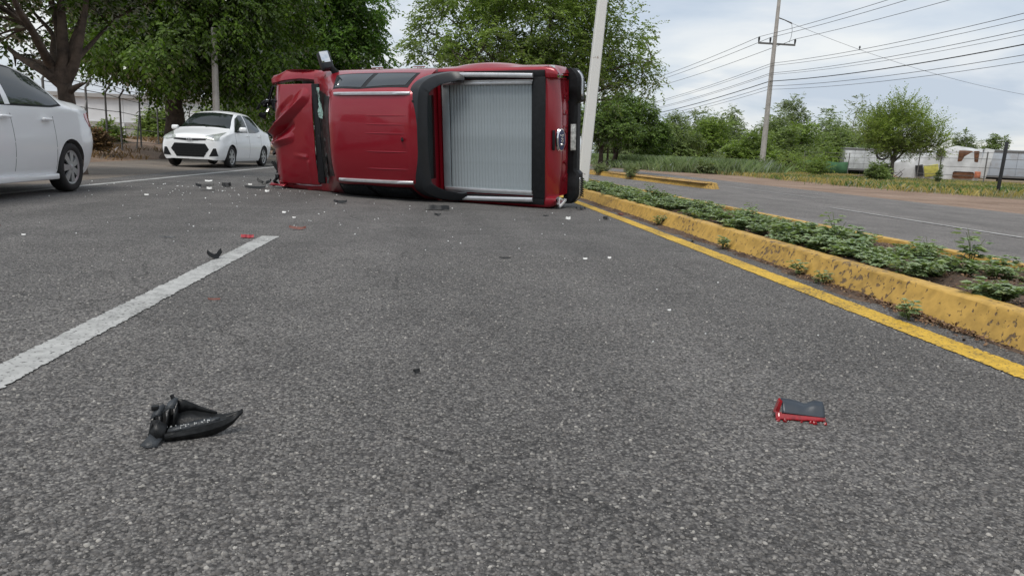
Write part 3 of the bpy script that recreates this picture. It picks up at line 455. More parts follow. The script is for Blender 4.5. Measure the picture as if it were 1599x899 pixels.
# unseen trees added behind the camera to darken the reflections in the paintwork
for i, (x, y, hgt, rad, words) in enumerate([(-7.5, -9, 7.5, 4.2, 'unseen tree added behind the viewer on the left for reflections'), (-3.4, -21, 9.0, 5.0, 'large unseen tree added behind the viewer down the road for reflections'), (4.0, -13, 7.0, 3.8, 'unseen tree added in the median behind the viewer for reflections'), (13.5, -12, 8.0, 4.5, 'unseen tree added behind the viewer beyond the opposite road for reflections')]):
    r = np.random.default_rng(360+i); lo = [(r.normal(0, rad*0.3), r.normal(0, rad*0.3), hgt*(0.45+0.4*r.random()), rad*0.6, rad*0.6, hgt*0.2) for _ in range(8)]+[(0, 0, hgt*0.42, rad, rad, hgt*0.22)]
    tree(words, (x, y, 0.0), [(0, 0, -0.2), (0.1, 0, hgt*0.2), (0, 0.1, hgt*0.45)], lo, M['leaf_dark'], M['bark'], 370+i, r0=0.25, n_cl=200, n_spray=8, n_leaf=6, leaf=0.38, cl_r=0.8, twig=0.7, droop=0.4, limbs=6, twigs=8, shell=0.4)

# ------------------------------------------------------------------ grass and low scrub (stuff)
def blades(name, x, y, z, h, w, lm, label, seed, lean=0.4):
    r = np.random.default_rng(seed); n = len(x); a = r.random(n)*6.28; D = np.c_[np.cos(a), np.sin(a), np.zeros(n)]; ln = r.normal(0, lean, (n, 2))*h[:, None]
    B = np.c_[x, y, z]; V = np.stack([B-D*w[:, None]/2, B+D*w[:, None]/2, B+np.c_[ln*0.35, h*0.6]+D*w[:, None]*0.35, B+np.c_[ln, h]], 1).reshape(-1, 3); k = np.arange(n)*4
    return tag(link(name, np_mesh(name, V, np.stack([k, k+1, k+2, k+3], 1)), None, lm), label, 'grass', kind='stuff')
M['grass_green'] = leaf_mat('green grass', (0.06, 0.13, 0.03), (0.14, 0.24, 0.06), 0.3)
M['grass_tall'] = leaf_mat('tall pale grass', (0.14, 0.20, 0.085), (0.27, 0.34, 0.17), 0.3)
M['grass_brown'] = leaf_mat('brown grass', (0.14, 0.085, 0.04), (0.25, 0.16, 0.075), 0.2)
M['grass_dry'] = leaf_mat('dry grass', (0.34, 0.27, 0.095), (0.52, 0.42, 0.17), 0.3)
def clumped(r, n, nc, x0, x1, y0, y1, s):
    cx = x0+(x1-x0)*r.random(nc); cy = y0+(y1-y0)*r.random(nc); i = r.integers(0, nc, n); return cx[i]+r.normal(0, s, n), cy[i]+r.normal(0, s, n)
r = np.random.default_rng(41)
x, y = clumped(r, 45000, 220, 12.8, 20, 40, 80, 0.7); h_ = (0.30+0.70*r.random(len(x)))*np.where(x < 14, 0.6, 1.0); blades('tall_grass', x, y, np.zeros(len(x))-0.02, h_, 0.02+0.018*r.random(len(x)), M['grass_tall'], 'tall green grass along the far bend of the road', 42)
x, y = clumped(r, 50000, 420, 16.5, 36, 22, 52, 0.8); k_ = x > 15.6+0.35*np.abs(vnoise(x, y, 0.6, 3))*6; x, y = x[k_], y[k_]; blades('dry_grass', x, y, np.zeros(len(x))-0.02, 0.08+0.20*r.random(len(x)), 0.012+0.012*r.random(len(x)), M['grass_dry'], 'yellow dry grass between the dirt shoulder and the trailers', 43)
x, y = clumped(r, 24000, 80, 17, 33, 23, 42, 0.9); blades('verge_grass', x, y, np.zeros(len(x))-0.02, 0.08+0.20*r.random(len(x)), 0.014+0.012*r.random(len(x)), M['grass_green'], 'green patches of grass growing among the dry grass', 44)
x, y = clumped(r, 8000, 60, -22, -9.3, 22, 46, 0.4); blades('bank_grass', x, y, np.clip((-x-9.4)*0.16, 0, 0.55)-0.1, 0.10+0.2*r.random(len(x)), 0.014+0.012*r.random(len(x)), M['grass_brown'], 'dry brown grass on the dirt bank below the fence', 45)
def shrub(label, base, rx, rz, lm, seed, n_cl=40, leaf=0.12, name='shrub', group=None):
    r = np.random.default_rng(seed); lo = [(r.normal(0, rx*0.4), r.normal(0, rx*0.4), rz*(0.4+0.5*r.random()), rx*0.6, rx*0.6, rz*0.4) for _ in range(5)]
    root = empty(name, base, label=label, cat='bush', group=group); me, C = crown_mesh('foliage', lo, n_cl, 8, 7, leaf, r, 0.0, rx*0.3, rx*0.4, 0.2); link('foliage', me, root, lm); mb = MB()
    for c in C[:14]: p = branch_path((r.normal(0, 0.05), r.normal(0, 0.05), -0.05), c, r, 5); mb.tube(p, [0.02, 0.017, 0.014, 0.01, 0.006], 5, cap=False)
    mb.build('stems', M['bark_grey'], root, smooth=80, fix=False); return root
for i, (x, y, rx, rz, lm, lab) in enumerate([(20.6, 44.0, 0.8, 0.7, 'leaf_grey', 'grey green shrub at the foot of the concrete power pole'), (24.3, 43.5, 0.9, 1.1, 'leaf_mid', 'leafy shrub just right of the concrete power pole'), (22.3, 34.5, 0.55, 0.75, 'leaf_olive', 'scruffy shrub on the dirt right of the concrete power pole'),
     (15.5, 40.0, 0.6, 0.6, 'leaf_grey', 'low shrub at the near end of the tall grass'), (25.2, 34.0, 0.16, 0.8, 'leaf_grey', 'spiky pale plant in the grass before the overturned wreck'), (27.5, 52, 1.3, 1.3, 'leaf_mid', 'bright green bush under the far treeline'), (35.5, 47.5, 1.0, 0.7, 'grass_green', 'green bush below the grey trailer'), (20.5, 52, 1.0, 0.8, 'leaf_grey', 'dusty bush left of the concrete power pole'), (6.85, 24.5, 0.25, 0.28, 'leaf_grey', 'small plant growing on the turning lane island'), (6.6, 27.8, 0.28, 0.25, 'leaf_grey', 'second small plant farther along the turning lane island'), (26.5, 40.6, 0.35, 0.8, 'leaf_grey', 'thin twiggy scrub at the foot of the feathery tree'), (-12.6, 31.0, 0.55, 0.7, 'leaf_mid', 'little shrub on the dirt bank left of the thick trunk'), (-10.2, 24.0, 0.4, 0.4, 'grass_brown', 'brown shrub on the dirt bank behind the nearest white car')]):
    shrub(lab, (x, y, 0.3 if x < 0 else (0.13 if x < 8 else -0.02)), rx, rz, M[lm], 400+i, n_cl=45, leaf=0.13 if rx > 0.3 else 0.05)
# ------------------------------------------------------------------ vehicle shells
def shell(tab, xs, arches=(), NS=9, NU=6, NR=9):
    """tab: rows x, zr, wr, zm, wm, zb, wb, zt, wt, dr -> grid (len(xs), K, 3), right side to left side"""
    T = np.array(sorted(tab), float); g = lambda k, x: pchip(T[:, 0], T[:, k], x); G = []
    for x in xs:
        zr, wr, zm, wm, zb, wb, zt, wt, dr = [float(g(k, x)) for k in range(1, 10)]; zl = zr
        for (ax, az, ar) in arches:
            if abs(x-ax) < ar: zl = max(zl, az+math.sqrt(ar*ar-(x-ax)**2))
        zl = min(zl, zb-0.06); h = []
        zz = np.linspace(zl, zb, NS); yy = pchip([zr-0.02, zr+0.05, zm, zb], [wr-0.05, wr, wm, wb], zz); h += list(zip(yy, zz))
        for t in np.linspace(0, 1, NU+1)[1:]: b = 0.03*math.sin(math.pi*t); h.append((wb+(wt-wb)*t+b*(1 if zt-zb > 0.2 else 0.3), zb+(zt-dr-zb)*t+b*0.3))
        for t in np.linspace(0, 1, NR+1)[1:]: h.append((wt*(1-t), zt-dr*(1-t)**0.0001 if False else zt-dr*((1-t)**2.4)))
        half = np.array(h); full = np.vstack([np.c_[-half[:, 0], half[:, 1]], half[::-1][1:]]); G.append(np.c_[np.full(len(full), x), full])
    return np.array(G)
def shell_mb(G, capf=True, capr=True):
    mb = MB(); mb.grid(G, flip=True); n, k = G.shape[:2]
    if capf: mb.f.append(tuple((n-1)*k+j for j in range(k))); mb.m.append(0)
    if capr: mb.f.append(tuple(range(k))[::-1]); mb.m.append(0)
    return mb
def bvh_of(mb): return BVHTree.FromPolygons([Vector(v) for v in mb.v], mb.f)
def patch(bv, lo, hi, axis, mats, name, parent, off=0.004, n=14, m=6, skirt=0.012, sgn=1):
    """ruled strip between two polylines of one view, laid on the body along that view's axis"""
    A, B = resample(lo, n), resample(hi, n); G = np.zeros((n, m, 3)); Nn = np.zeros((n, m, 3)); ok = True
    for i in range(n):
        for j in range(m):
            p = A[i]+(B[i]-A[i])*j/(m-1)
            o, d = (Vector((p[0], 4*sgn, p[1])), Vector((0, -sgn, 0))) if axis == 'y' else ((Vector((6*sgn, p[0], p[1])), Vector((-sgn, 0, 0))) if axis == 'x' else (Vector((p[0], p[1], 5)), Vector((0, 0, -1))))
            h = bv.ray_cast(o, d)
            if h[0] is None: G[i, j] = G[i, j-1] if j else (G[i-1, j] if i else (0, 0, 0)); Nn[i, j] = -np.array(d); continue
            nn = h[1] if h[1].dot(d) < 0 else -h[1]; G[i, j] = h[0]+nn*off; Nn[i, j] = nn
    mb = MB(); mb.grid(G); K = n*m
    ring = [i*m for i in range(n)]+[(n-1)*m+j for j in range(1, m)]+[i*m+m-1 for i in range(n-2, -1, -1)]+[j for j in range(m-2, 0, -1)]
    V = [G.reshape(-1, 3)[q] for q in ring]; W = [G.reshape(-1, 3)[q]-Nn.reshape(-1, 3)[q]*skirt for q in ring]; L = len(ring)
    mb.add(V+W, [(i, (i+1) % L, L+(i+1) % L, L+i) for i in range(L)])
    return mb.build(name, mats, parent, smooth=40)
def wheel(parent, c, r, w, rimm, tyrem, side, spokes=7, name='wheel', holes=M['black_metal'], seg=36):
    """axle along y; side=+1 outer face to +y"""
    e = empty(name, c); e.parent = parent; s = side; t = MB()
    prof = [(r*0.66, s*w*0.36), (r*0.72, s*w*0.47), (r*0.86, s*w*0.50), (r*0.95, s*w*0.44), (r*0.985, s*w*0.33), (r, s*w*0.2), (r, -s*w*0.2), (r*0.985, -s*w*0.33), (r*0.94, -s*w*0.45), (r*0.8, -s*w*0.5), (r*0.64, -s*w*0.42)]
    t.lathe(prof, seg); t.build('tyre', tyrem, e, smooth=50)
    d = MB(); d.lathe([(0.001, s*w*0.20), (r*0.62, s*w*0.22), (r*0.67, s*w*0.30), (r*0.67, -s*w*0.4), (0.001, -s*w*0.38)], seg); d.build('wheel_disc', holes, e, smooth=40)
    k = MB(); k.lathe([(r*0.60, s*w*0.33), (r*0.67, s*w*0.40), (r*0.69, s*w*0.40), (r*0.69, s*w*0.28)], seg); k.lathe([(0.001, s*w*0.42), (r*0.13, s*w*0.41), (r*0.17, s*w*0.36), (r*0.17, s*w*0.2)], 20)
    for i in range(spokes):
        a = 2*math.pi*i/spokes; V = []
        for (rr, hw, yy) in ((r*0.12, r*0.085, 0.40), (r*0.36, r*0.115, 0.39), (r*0.64, r*0.155, 0.36)):
            for q in (-1, 1):
                for dz in (0, -0.10): V.append((rr*math.cos(a)-q*hw*math.sin(a), s*w*(yy+dz), rr*math.sin(a)+q*hw*math.cos(a)))
        F = []
        for j in range(2): b = j*4; F += [(b, b+4, b+6, b+2), (b, b+1, b+5, b+4), (b+2, b+6, b+7, b+3)]
        k.add(V, F)
    k.build('rim', rimm, e, smooth=40); return e

# vehicle materials
def car_paint(name, c, metal=0.0, rough=0.35, coat=1.0, dust=0.0, dustc=(0.3, 0.27, 0.24)):
    m = mat(name, c, rough, metal, coat); t = m.node_tree; b = t.nodes['Principled BSDF']; L = t.links; tcn = N(t, 'ShaderNodeTexCoord')
    n = N(t, 'ShaderNodeTexNoise'); n.inputs['Scale'].default_value = 3; n.inputs['Detail'].default_value = 6; L.new(tcn.outputs['Object'], n.inputs['Vector'])
    mr = N(t, 'ShaderNodeMapRange'); mr.inputs[1].default_value = 0.45; mr.inputs[2].default_value = 0.75; mr.inputs[3].default_value = 0.0; mr.inputs[4].default_value = dust; L.new(n.outputs['Fac'], mr.inputs[0])
    mm = N(t, 'ShaderNodeMix', data_type='RGBA'); L.new(mr.outputs[0], mm.inputs[0]); mm.inputs[6].default_value = (*c, 1); mm.inputs[7].default_value = (*dustc, 1); L.new(mm.outputs[2], b.inputs['Base Color'])
    r_ = N(t, 'ShaderNodeMapRange'); r_.inputs[3].default_value = 0.03; r_.inputs[4].default_value = 0.16; L.new(n.outputs['Fac'], r_.inputs[0]); L.new(r_.outputs[0], b.inputs['Coat Roughness']); return m
M['red'] = car_paint('red car paint', (0.285, 0.004, 0.016), 0.3, 0.33, 0.75, 0.02, (0.25, 0.08, 0.075))
M['white_paint'] = car_paint('white car paint', (0.86, 0.87, 0.88), 0, 0.4, 0.8, 0.03, (0.5, 0.47, 0.43))
M['glass'] = mat('dark window glass', (0.010, 0.014, 0.014), 0.04, 0, 0.0, spec=0.6)
M['glass_tint'] = mat('side window glass', (0.025, 0.031, 0.035), 0.05, 0, 0.0, spec=0.7)
M['plastic'] = mat('black plastic', (0.013, 0.014, 0.016), 0.55, spec=0.25, var=0.3, vscale=20, bump=0.1, bscale=200)
M['plastic_gloss'] = mat('satin black plastic', (0.020, 0.022, 0.026), 0.33, spec=0.4, var=0.2, vscale=5)
M['silver'] = mat('brushed aluminium', (0.60, 0.61, 0.63), 0.38, 0.7, var=0.1, vscale=10)
M['shutter'] = mat('grey aluminium slats', (0.36, 0.41, 0.435), 0.42, 0.2, var=0.12, vscale=3)
M['chrome'] = mat('chrome', (0.75, 0.76, 0.78), 0.08, 1.0)
M['tyre'] = mat('tyre rubber', (0.022, 0.021, 0.021), 0.8, var=0.3, vscale=20, bump=0.2, bscale=90)
M['rim'] = mat('silver wheel cover', (0.48, 0.49, 0.50), 0.35, 0.6)
M['lens_clear'] = mat('clear lamp lens', (0.42, 0.45, 0.42), 0.15, 0.1, 0.6, var=0.4, vscale=22)
M['lens_red'] = mat('red lamp lens', (0.42, 0.008, 0.012), 0.12, 0, 0.8)
M['under'] = mat('underbody', (0.012, 0.012, 0.012), 0.8)
M['plate'] = mat('licence plate', (0.62, 0.62, 0.60), 0.5, var=0.5, vscale=26)
M['blue'] = mat('emblem blue', (0.01, 0.02, 0.09), 0.25, 0, 0.6)
M['shard'] = mat('cracked windscreen glass', (0.30, 0.47, 0.42), 0.35, var=0.55, vscale=38, bump=0.6, bscale=70)
M['crazed'] = mat('crazed dark glass', (0.055, 0.062, 0.058), 0.35, 0, 0.0, spec=0.25, color2=(0.007, 0.008, 0.008), vscale=9, thresh=(0.45, 0.72), bump=0.5, bscale=40)

# ------------------------------------------------------------------ the overturned pickup
truck = empty('pickup_truck', (2.347, 10.762, 1.047), (R_(-94.9), R_(0.8), R_(149.8)), 'wrecked red double cab pickup lying on its side across the road', 'pickup truck')
TM = Matrix.Translation(truck.location) @ truck.rotation_euler.to_matrix().to_4x4()
TMi = TM.inverted()
# cab ------------------------------------------------------------
tab = [(1.92, .46, .86, .80, .955, 1.14, .935, 1.740, .600, .075), (2.05, .46, .88, .80, .965, 1.14, .940, 1.792, .615, .072), (2.6, .46, .89, .80, .97, 1.14, .945, 1.818, .625, .070), (3.1, .46, .89, .80, .97, 1.135, .945, 1.805, .625, .068), (3.32, .46, .89, .80, .97, 1.13, .945, 1.775, .625, .066),
       (3.42, .46, .89, .80, .97, 1.125, .945, 1.715, .635, .066), (3.75, .46, .89, .80, .965, 1.11, .935, 1.400, .690, .050), (4.00, .46, .89, .80, .955, 1.09, .925, 1.165, .740, .030), (4.12, .46, .88, .80, .95, 1.07, .915, 1.115, .755, .025)]
xs = np.unique(np.r_[np.linspace(1.92, 2.05, 5), np.linspace(2.05, 3.3, 32), np.linspace(3.3, 4.12, 26)])
Gc = shell(tab, xs, NS=8, NU=8, NR=11); cab = shell_mb(Gc); bvc = bvh_of(cab); cab.build('cab', M['red'], truck, smooth=50)
for sg in (-1, 1):
    patch(bvc, [(2.10, 1.285), (2.9, 1.275), (3.55, 1.27)], [(2.10, 1.64), (2.9, 1.685), (3.36, 1.64)], 'y', M['plastic'], 'window_surround', truck, 0.003, 30, 8, 0.01, sg)
    w = patch(bvc, [(2.86, 1.315), (3.48, 1.305)], [(2.86, 1.655), (3.34, 1.615)], 'y', M['glass_tint'], 'front_window', truck, 0.007, 22, 8, 0.01, sg)
    w = patch(bvc, [(2.14, 1.325), (2.78, 1.315)], [(2.16, 1.60), (2.78, 1.655)], 'y', M['glass_tint'], 'rear_window', truck, 0.007, 22, 8, 0.01, sg)
    for x in (2.10, 2.82, 3.75):
        patch(bvc, [(x, 0.50), (x, 1.10)], [(x+0.010, 0.50), (x+0.010, 1.10)], 'y', M['under'], 'door_gap', truck, 0.002, 14, 2, 0.004, sg)
    for x in (2.28, 3.0):
        b = MB(); b.box((x, sg*0.985, 1.02), (0.20, 0.03, 0.035), bev=0.012); b.build('door_handle', M['chrome'], truck)
patch(bvc, [(-.66, 1.15), (0, 1.17), (.66, 1.15)], [(-.565, 1.685), (0, 1.735), (.565, 1.685)], 'x', M['crazed'], 'windscreen', truck, 0.004, 26, 14, 0.01, 1)
# torn green sheet of laminated glass, folded out of the frame
g = []; rr = np.random.default_rng(5)
for i, t in enumerate(np.linspace(0, 1, 12)):
    y = -0.70+0.44*t; wv = 0.15+0.03*math.sin(9*t)+rr.normal(0, 0.012)
    row = []
    for j, u in enumerate(np.linspace(0, 1, 5)):
        x = 3.80+wv*(u-0.35)-0.06*t; z = 1.365-(x-3.80)*0.85+0.05+0.02*math.sin(6*t+3*u)+rr.normal(0, 0.006); row.append((x, y+0.02*(u-0.5)*math.sin(5*t), z))
    g.append(row)
b = MB(); b.grid(g); o = b.build('glass_sheet', M['shard'], truck, smooth=0); sm = o.modifiers.new('thickness', 'SOLIDIFY'); sm.thickness = 0.006
g = []
for i, t in enumerate(np.linspace(0, 1, 16)):
    row = []
    for j, u in enumerate(np.linspace(0, 1, 4)):
        x = 3.60+0.10*math.sin(2.5*t)+0.13*(u-0.4)*(1-0.3*t); row.append((x, -0.15+0.86*t, 1.50-(x-3.60)*0.85+0.05+rr.normal(0, 0.012)))
    g.append(row)
b = MB(); b.grid(g); o = b.build('glass_sheet', M['crazed'], truck, smooth=0); sm = o.modifiers.new('thickness', 'SOLIDIFY'); sm.thickness = 0.006
b = MB(); b.box((4.07, 0, 1.125), (0.17, 1.52, 0.05), rot=Matrix.Rotation(R_(12), 3, 'Y'), bev=0.015); b.build('cowl', M['plastic'], truck)
for y0, y1 in ((-0.62, -0.05), (0.02, 0.60)):
    b = MB(); b.tube([(4.05, y0, 1.165), (3.99, y0+0.02, 1.21), (3.95, y1, 1.235)], [0.012, 0.011, 0.007], 6); b.build('wiper', M['plastic'], truck)
for y in (-0.31, -0.19, -0.07, 0.18, 0.42):
    x = np.linspace(2.06, 2.72, 12); rib = []
    for xx in x:
        h = bvc.ray_cast(Vector((xx, y, 3)), Vector((0, 0, -1))); f_ = math.sin(math.pi*(xx-2.06)/0.66)**0.3 if 2.06 < xx < 2.72 else 0; rib.append((xx, y, h[0].z-0.002+0.001*f_))
    b = MB(); b.tube(rib, [0.004+0.006*math.sin(math.pi*i/11)**0.4 for i in range(12)], 8, flat=0.8); b.build('roof_rib', M['red'], truck)
for sg in (-1, 1):
    p = []
    for xx in np.linspace(2.02, 3.28, 16):
        h = bvc.ray_cast(Vector((xx, sg*0.605, 3)), Vector((0, 0, -1))); e_ = min(1, (xx-2.02)/0.1, (3.28-xx)/0.1); p.append((xx, sg*0.605, h[0].z+0.006+0.018*max(0, e_)))
    G = [[(q[0], q[1]-0.026, q[2]-0.03), (q[0], q[1]-0.024, q[2]), (q[0], q[1]-0.014, q[2]+0.012), (q[0], q[1]+0.014, q[2]+0.012), (q[0], q[1]+0.024, q[2]), (q[0], q[1]+0.026, q[2]-0.03)] for q in p]
    b = MB(); b.grid(G); b.f += [tuple(range(6)), tuple(len(b.v)-6+j for j in range(6))]; b.m += [0, 0]; b.build('roof_rail', M['silver'], truck, smooth=50)
b = MB(); h = bvc.ray_cast(Vector((2.11, 0.01, 3)), Vector((0, 0, -1)))[0].z; b.tube([(2.13, 0.01, h-0.01), (2.11, 0.01, h+0.03), (2.07, 0.01, h+0.055)], [0.035, 0.022, 0.010], 8, flat=0.6); b.build('antenna', M['plastic'], truck)
b = MB(); b.box((1.915, 0, 1.45), (0.012, 1.16, 0.36), bev=0.005); b.build('back_window', M['glass'], truck)
# bed ------------------------------------------------------------
def bed_half(sg):
    xs = np.unique(np.r_[np.linspace(0.10, 0.30, 10), np.linspace(0.30, 1.90, 54)]); G = []
    for x in xs:
        w = float(pchip([0.10, 0.13, 0.18, 0.30, 0.70, 0.90, 1.22, 1.54, 1.74, 1.90], [0.86, 0.915, 0.95, 0.972, 0.978, 1.005, 1.022, 1.005, 0.978, 0.972], x)); wt = float(pchip([0.10, 0.13, 0.18, 0.30, 1.90], [0.85, 0.895, 0.92, 0.935, 0.935], x))
        zl = 0.52; d = abs(x-1.22)
        if d < 0.47: zl = max(zl, 0.40+math.sqrt(0.47**2-d*d))
        zs = np.linspace(zl, 0.98, 7); row = [(x, sg*float(np.interp(z, [0.5, 0.62, 0.90, 0.98], [w-0.03, w, w, w-0.012])), z) for z in zs]
        row += [(x, sg*(w-0.03), 1.05), (x, sg*(wt+0.010), 1.105), (x, sg*(wt-0.005), 1.135), (x, sg*(wt-0.035), 1.150), (x, sg*0.835, 1.152), (x, sg*0.80, 1.145), (x, sg*0.785, 1.11), (x, sg*0.78, 0.70), (x, sg*0.5, 0.69)]; G.append(row)
    return G
for sg in (-1, 1):
    b = MB(); b.grid(bed_half(sg)); b.build('bed_side', M['red'], truck, smooth=50)
    b = MB(); b.box((1.08, sg*0.845, 1.160), (1.62, 0.105, 0.026), bev=0.011); b.build('bed_cap', M['plastic'], truck)
    b = MB(); b.tube([(1.90, sg*0.83, 1.20), (1.70, sg*0.855, 1.235), (1.2, sg*0.85, 1.232), (0.42, sg*0.825, 1.222)], 0.001, 4); b = MB()
    p = crom([(1.86, sg*0.815, 1.27), (1.68, sg*0.848, 1.24), (1.2, sg*0.845, 1.232), (0.42, sg*0.825, 1.222)], 6); G = [[(q[0], q[1]-0.030, q[2]-0.018), (q[0], q[1]-0.028, q[2]+0.010), (q[0], q[1]-0.016, q[2]+0.018), (q[0], q[1]+0.016, q[2]+0.018), (q[0], q[1]+0.028, q[2]+0.010), (q[0], q[1]+0.030, q[2]-0.018)] for q in p]
    b.grid(G, closev=True); b.f += [tuple(range(6)), tuple(len(b.v)-6+j for j in range(6))]; b.m += [0, 0]; b.build('bed_rail', M['silver'], truck, smooth=40)
    for xx in (0.48, 1.05, 1.6):
        b = MB(); b.box((xx, sg*0.845, 1.20), (0.06, 0.045, 0.06), bev=0.008); b.build('rail_foot', M['plastic'], truck)
    b = MB(); b.box((1.145, sg*0.735, 1.135), (1.38, 0.040, 0.050), bev=0.006); b.box((1.145, sg*0.765, 1.118), (1.38, 0.026, 0.028)); b.build('shutter_rail', M['silver'], truck)
b = MB(); b.box((1.0, 0, 0.665), (1.78, 1.56, 0.05)); b.build('bed_floor', M['plastic'], truck)
b = MB(); b.box((1.885, 0, 0.93), (0.04, 1.60, 0.46)); b.build('bed_front_wall', M['red'], truck)
# roller shutter: every slat its own piece
x0, x1, ns_ = 0.47, 1.73, 26; pit = (x1-x0)/ns_; sl = MB()
sl.prism([(-pit/2, -0.010)]+[(pit*0.5*q, 0.006*(1-abs(q)**2.2)-0.001) for q in np.linspace(-1, 1, 9)]+[(pit/2, -0.010)], 'y', -0.718, 0.718); slm = sl.mesh('slat', 40); slm.materials.append(M['shutter'])
for i in range(ns_):
    o = link('slat', slm, truck); o.location = (x0+pit*(i+0.5), 0, 1.120+rng.normal(0, 0.0002)); o.rotation_euler = (0, R_(rng.normal(0, 0.12)), 0)
b = MB(); b.box((1.795, 0, 1.128), (0.118, 1.44, 0.022), bev=0.008); b.build('shutter_housing', M['shutter'], truck)
b = MB(); b.box((1.87, 0, 1.09), (0.04, 1.56, 0.05)); b.build('housing_seal', M['plastic'], truck)
b = MB(); b.box((0.455, 0, 1.118), (0.035, 1.45, 0.03), bev=0.006); b.build('shutter_lip', M['plastic'], truck)
# sport bar
pth = crom([(1.46, -0.845, 1.185), (1.62, -0.842, 1.27), (1.80, -0.80, 1.42), (1.90, -0.715, 1.575), (1.93, -0.60, 1.655), (1.94, -0.30, 1.685), (1.94, 0, 1.69), (1.94, 0.30, 1.685), (1.93, 0.60, 1.655), (1.90, 0.715, 1.575), (1.80, 0.80, 1.42), (1.62, 0.842, 1.27), (1.46, 0.845, 1.185)], 7)
G = []; n_ = len(pth)
for i, p in enumerate(pth):
    T = pth[min(i+1, n_-1)]-pth[max(i-1, 0)]; T /= np.linalg.norm(T); X = np.array([1.0, 0, 0]); X = X-T*(X@T); X /= np.linalg.norm(X); O = np.cross(T, X)*1.0
    if O[2] < 0 and abs(p[1]) < 0.5: O = -O
    if np.dot(O, np.array([0, p[1], p[2]-1.2])) < 0: O = -O
    f_ = abs(i/(n_-1)-0.5)*2; w = 0.125-0.03*max(0, f_-0.6)/0.4; G.append([p+X*a*w+O*c for a, c in ((0.95, 0.0), (0.90, 0.035), (0.35, 0.050), (-0.25, 0.046), (-0.95, -0.045), (-1.0, -0.07), (-0.4, -0.08), (0.8, -0.05))])
b = MB(); b.grid(G, closev=True); b.f += [tuple(range(8)), tuple(len(b.v)-8+j for j in range(8))]; b.m += [0, 0]; b.build('sport_bar', M['plastic_gloss'], truck, smooth=38)
b = MB(); b.lathe([(0.001, 0.004), (0.016, 0.004), (0.018, 0)], 12, 'z', (1.98, -0.50, 1.725)); b.build('bolt_cap', M['under'], truck)
# tailgate -------------------------------------------------------
tg = [(0.40, 1.165), (0.30, 1.170), (0.255, 1.160), (0.225, 1.125), (0.185, 1.085), (0.150, 1.03), (0.118, 0.96), (0.112, 0.88), (0.120, 0.84), (0.108, 0.80), (0.098, 0.72), (0.105, 0.66), (0.14, 0.63)]
G = [[(x+0.05*(abs(y)/0.80)**3*0.6, y, z) for (x, z) in tg] for y in np.linspace(-0.80, 0.80, 25)]
b = MB(); b.grid(G); o = b.build('tailgate', M['red'], truck, smooth=45)
b = MB(); b.box((0.345, 0, 1.165), (0.175, 1.62, 0.035), bev=0.014); b.build('tailgate_cap', M['plastic'], truck)
b = MB(); b.box((0.175, 0.02, 1.075), (0.035, 0.27, 0.075), rot=Matrix.Rotation(R_(-38), 3, 'Y'), bev=0.012); b.build('tailgate_handle', M['plastic'], truck)
for nm, ry, rz, dep, mm in (('emblem_rim', 0.15, 0.066, 0.0, M['chrome']), ('emblem', 0.139, 0.057, 0.006, M['blue'])):
    V = [(-0.022-dep+0.42*rz*math.sin(t), ry*math.cos(t), rz*math.sin(t)) for t in np.linspace(0, 6.283, 40, endpoint=False)]; W = [(a[0]+0.03, a[1]*1.04, a[2]*1.04) for a in V]; L_ = 40
    b = MB(); b.add([(p[0]+0.113, p[1]+0.02, p[2]+0.975) for p in V+W], [tuple(range(L_))]+[(i, (i+1) % L_, L_+(i+1) % L_, L_+i) for i in range(L_)]); b.build(nm, mm, truck)
me = text_mesh('Ford', 0.08, 0.002); me.transform(Matrix.Translation((0.082, 0.02, 0.975)) @ Matrix(((0, 0.42, -1, 0), (-1, 0.25, 0, 0), (0, 1, 0, 0), (0, 0, 0, 1)))); link('lettering', me, truck, M['chrome'])
for ch, yy in zip('RANGER', np.linspace(0.56, -0.56, 6)):
    me = text_mesh(ch, 0.135, 0.004); me.transform(Matrix.Translation((0.098+0.03*(abs(yy)/0.8)**3, yy, 0.765)) @ Matrix(((0, 0, -1, 0), (-1.25, 0, 0, 0), (0, 1, 0, 0), (0, 0, 0, 1)))); link('letter', me, truck, M['red'])
for y in np.linspace(-0.28, 0.28, 6):
    pass
# tail lamps
for sg in (-1, 1):
    G = []
    for z in np.linspace(0.70, 1.10, 12):
        row = []
        for t in np.linspace(0, 1, 9): a = t*math.pi/2; row.append((0.105+0.155*(1-math.cos(a))+0.05*(z-0.7)/0.4, sg*(0.815+0.135*math.sin(a)+0.012), z))
        G.append(row)
    b = MB(); b.grid(G)
    if sg < 0:
        o = b.build('tail_lamp', M['lens_red'], truck, smooth=60); q = MB(); q.grid([[(p[0]-0.005, p[1]*1.008, p[2]) for p in r_[0:7]] for r_ in G[5:11]]); q.build('reversing_lens', M['lens_clear'], o, smooth=60)
    else:
        o = b.build('tail_lamp', M['under'], truck, smooth=60); o['label'] = 'smashed tail lamp with its white inner shell showing'; q = MB()
        q.box((0.115, 0.86, 1.00), (0.03, 0.10, 0.05), rot=Matrix.Rotation(R_(25), 3, 'X'), bev=0.004); q.box((0.10, 0.90, 0.88), (0.03, 0.035, 0.26), rot=Matrix.Rotation(R_(-14), 3, 'X'), bev=0.004); q.box((0.12, 0.885, 0.80), (0.02, 0.09, 0.03), rot=Matrix.Rotation(R_(40), 3, 'X')); q.box((0.105, 0.84, 0.92), (0.02, 0.02, 0.12), rot=Matrix.Rotation(R_(20), 3, 'X')); q.build('inner_shell', M['white_paint'], o)
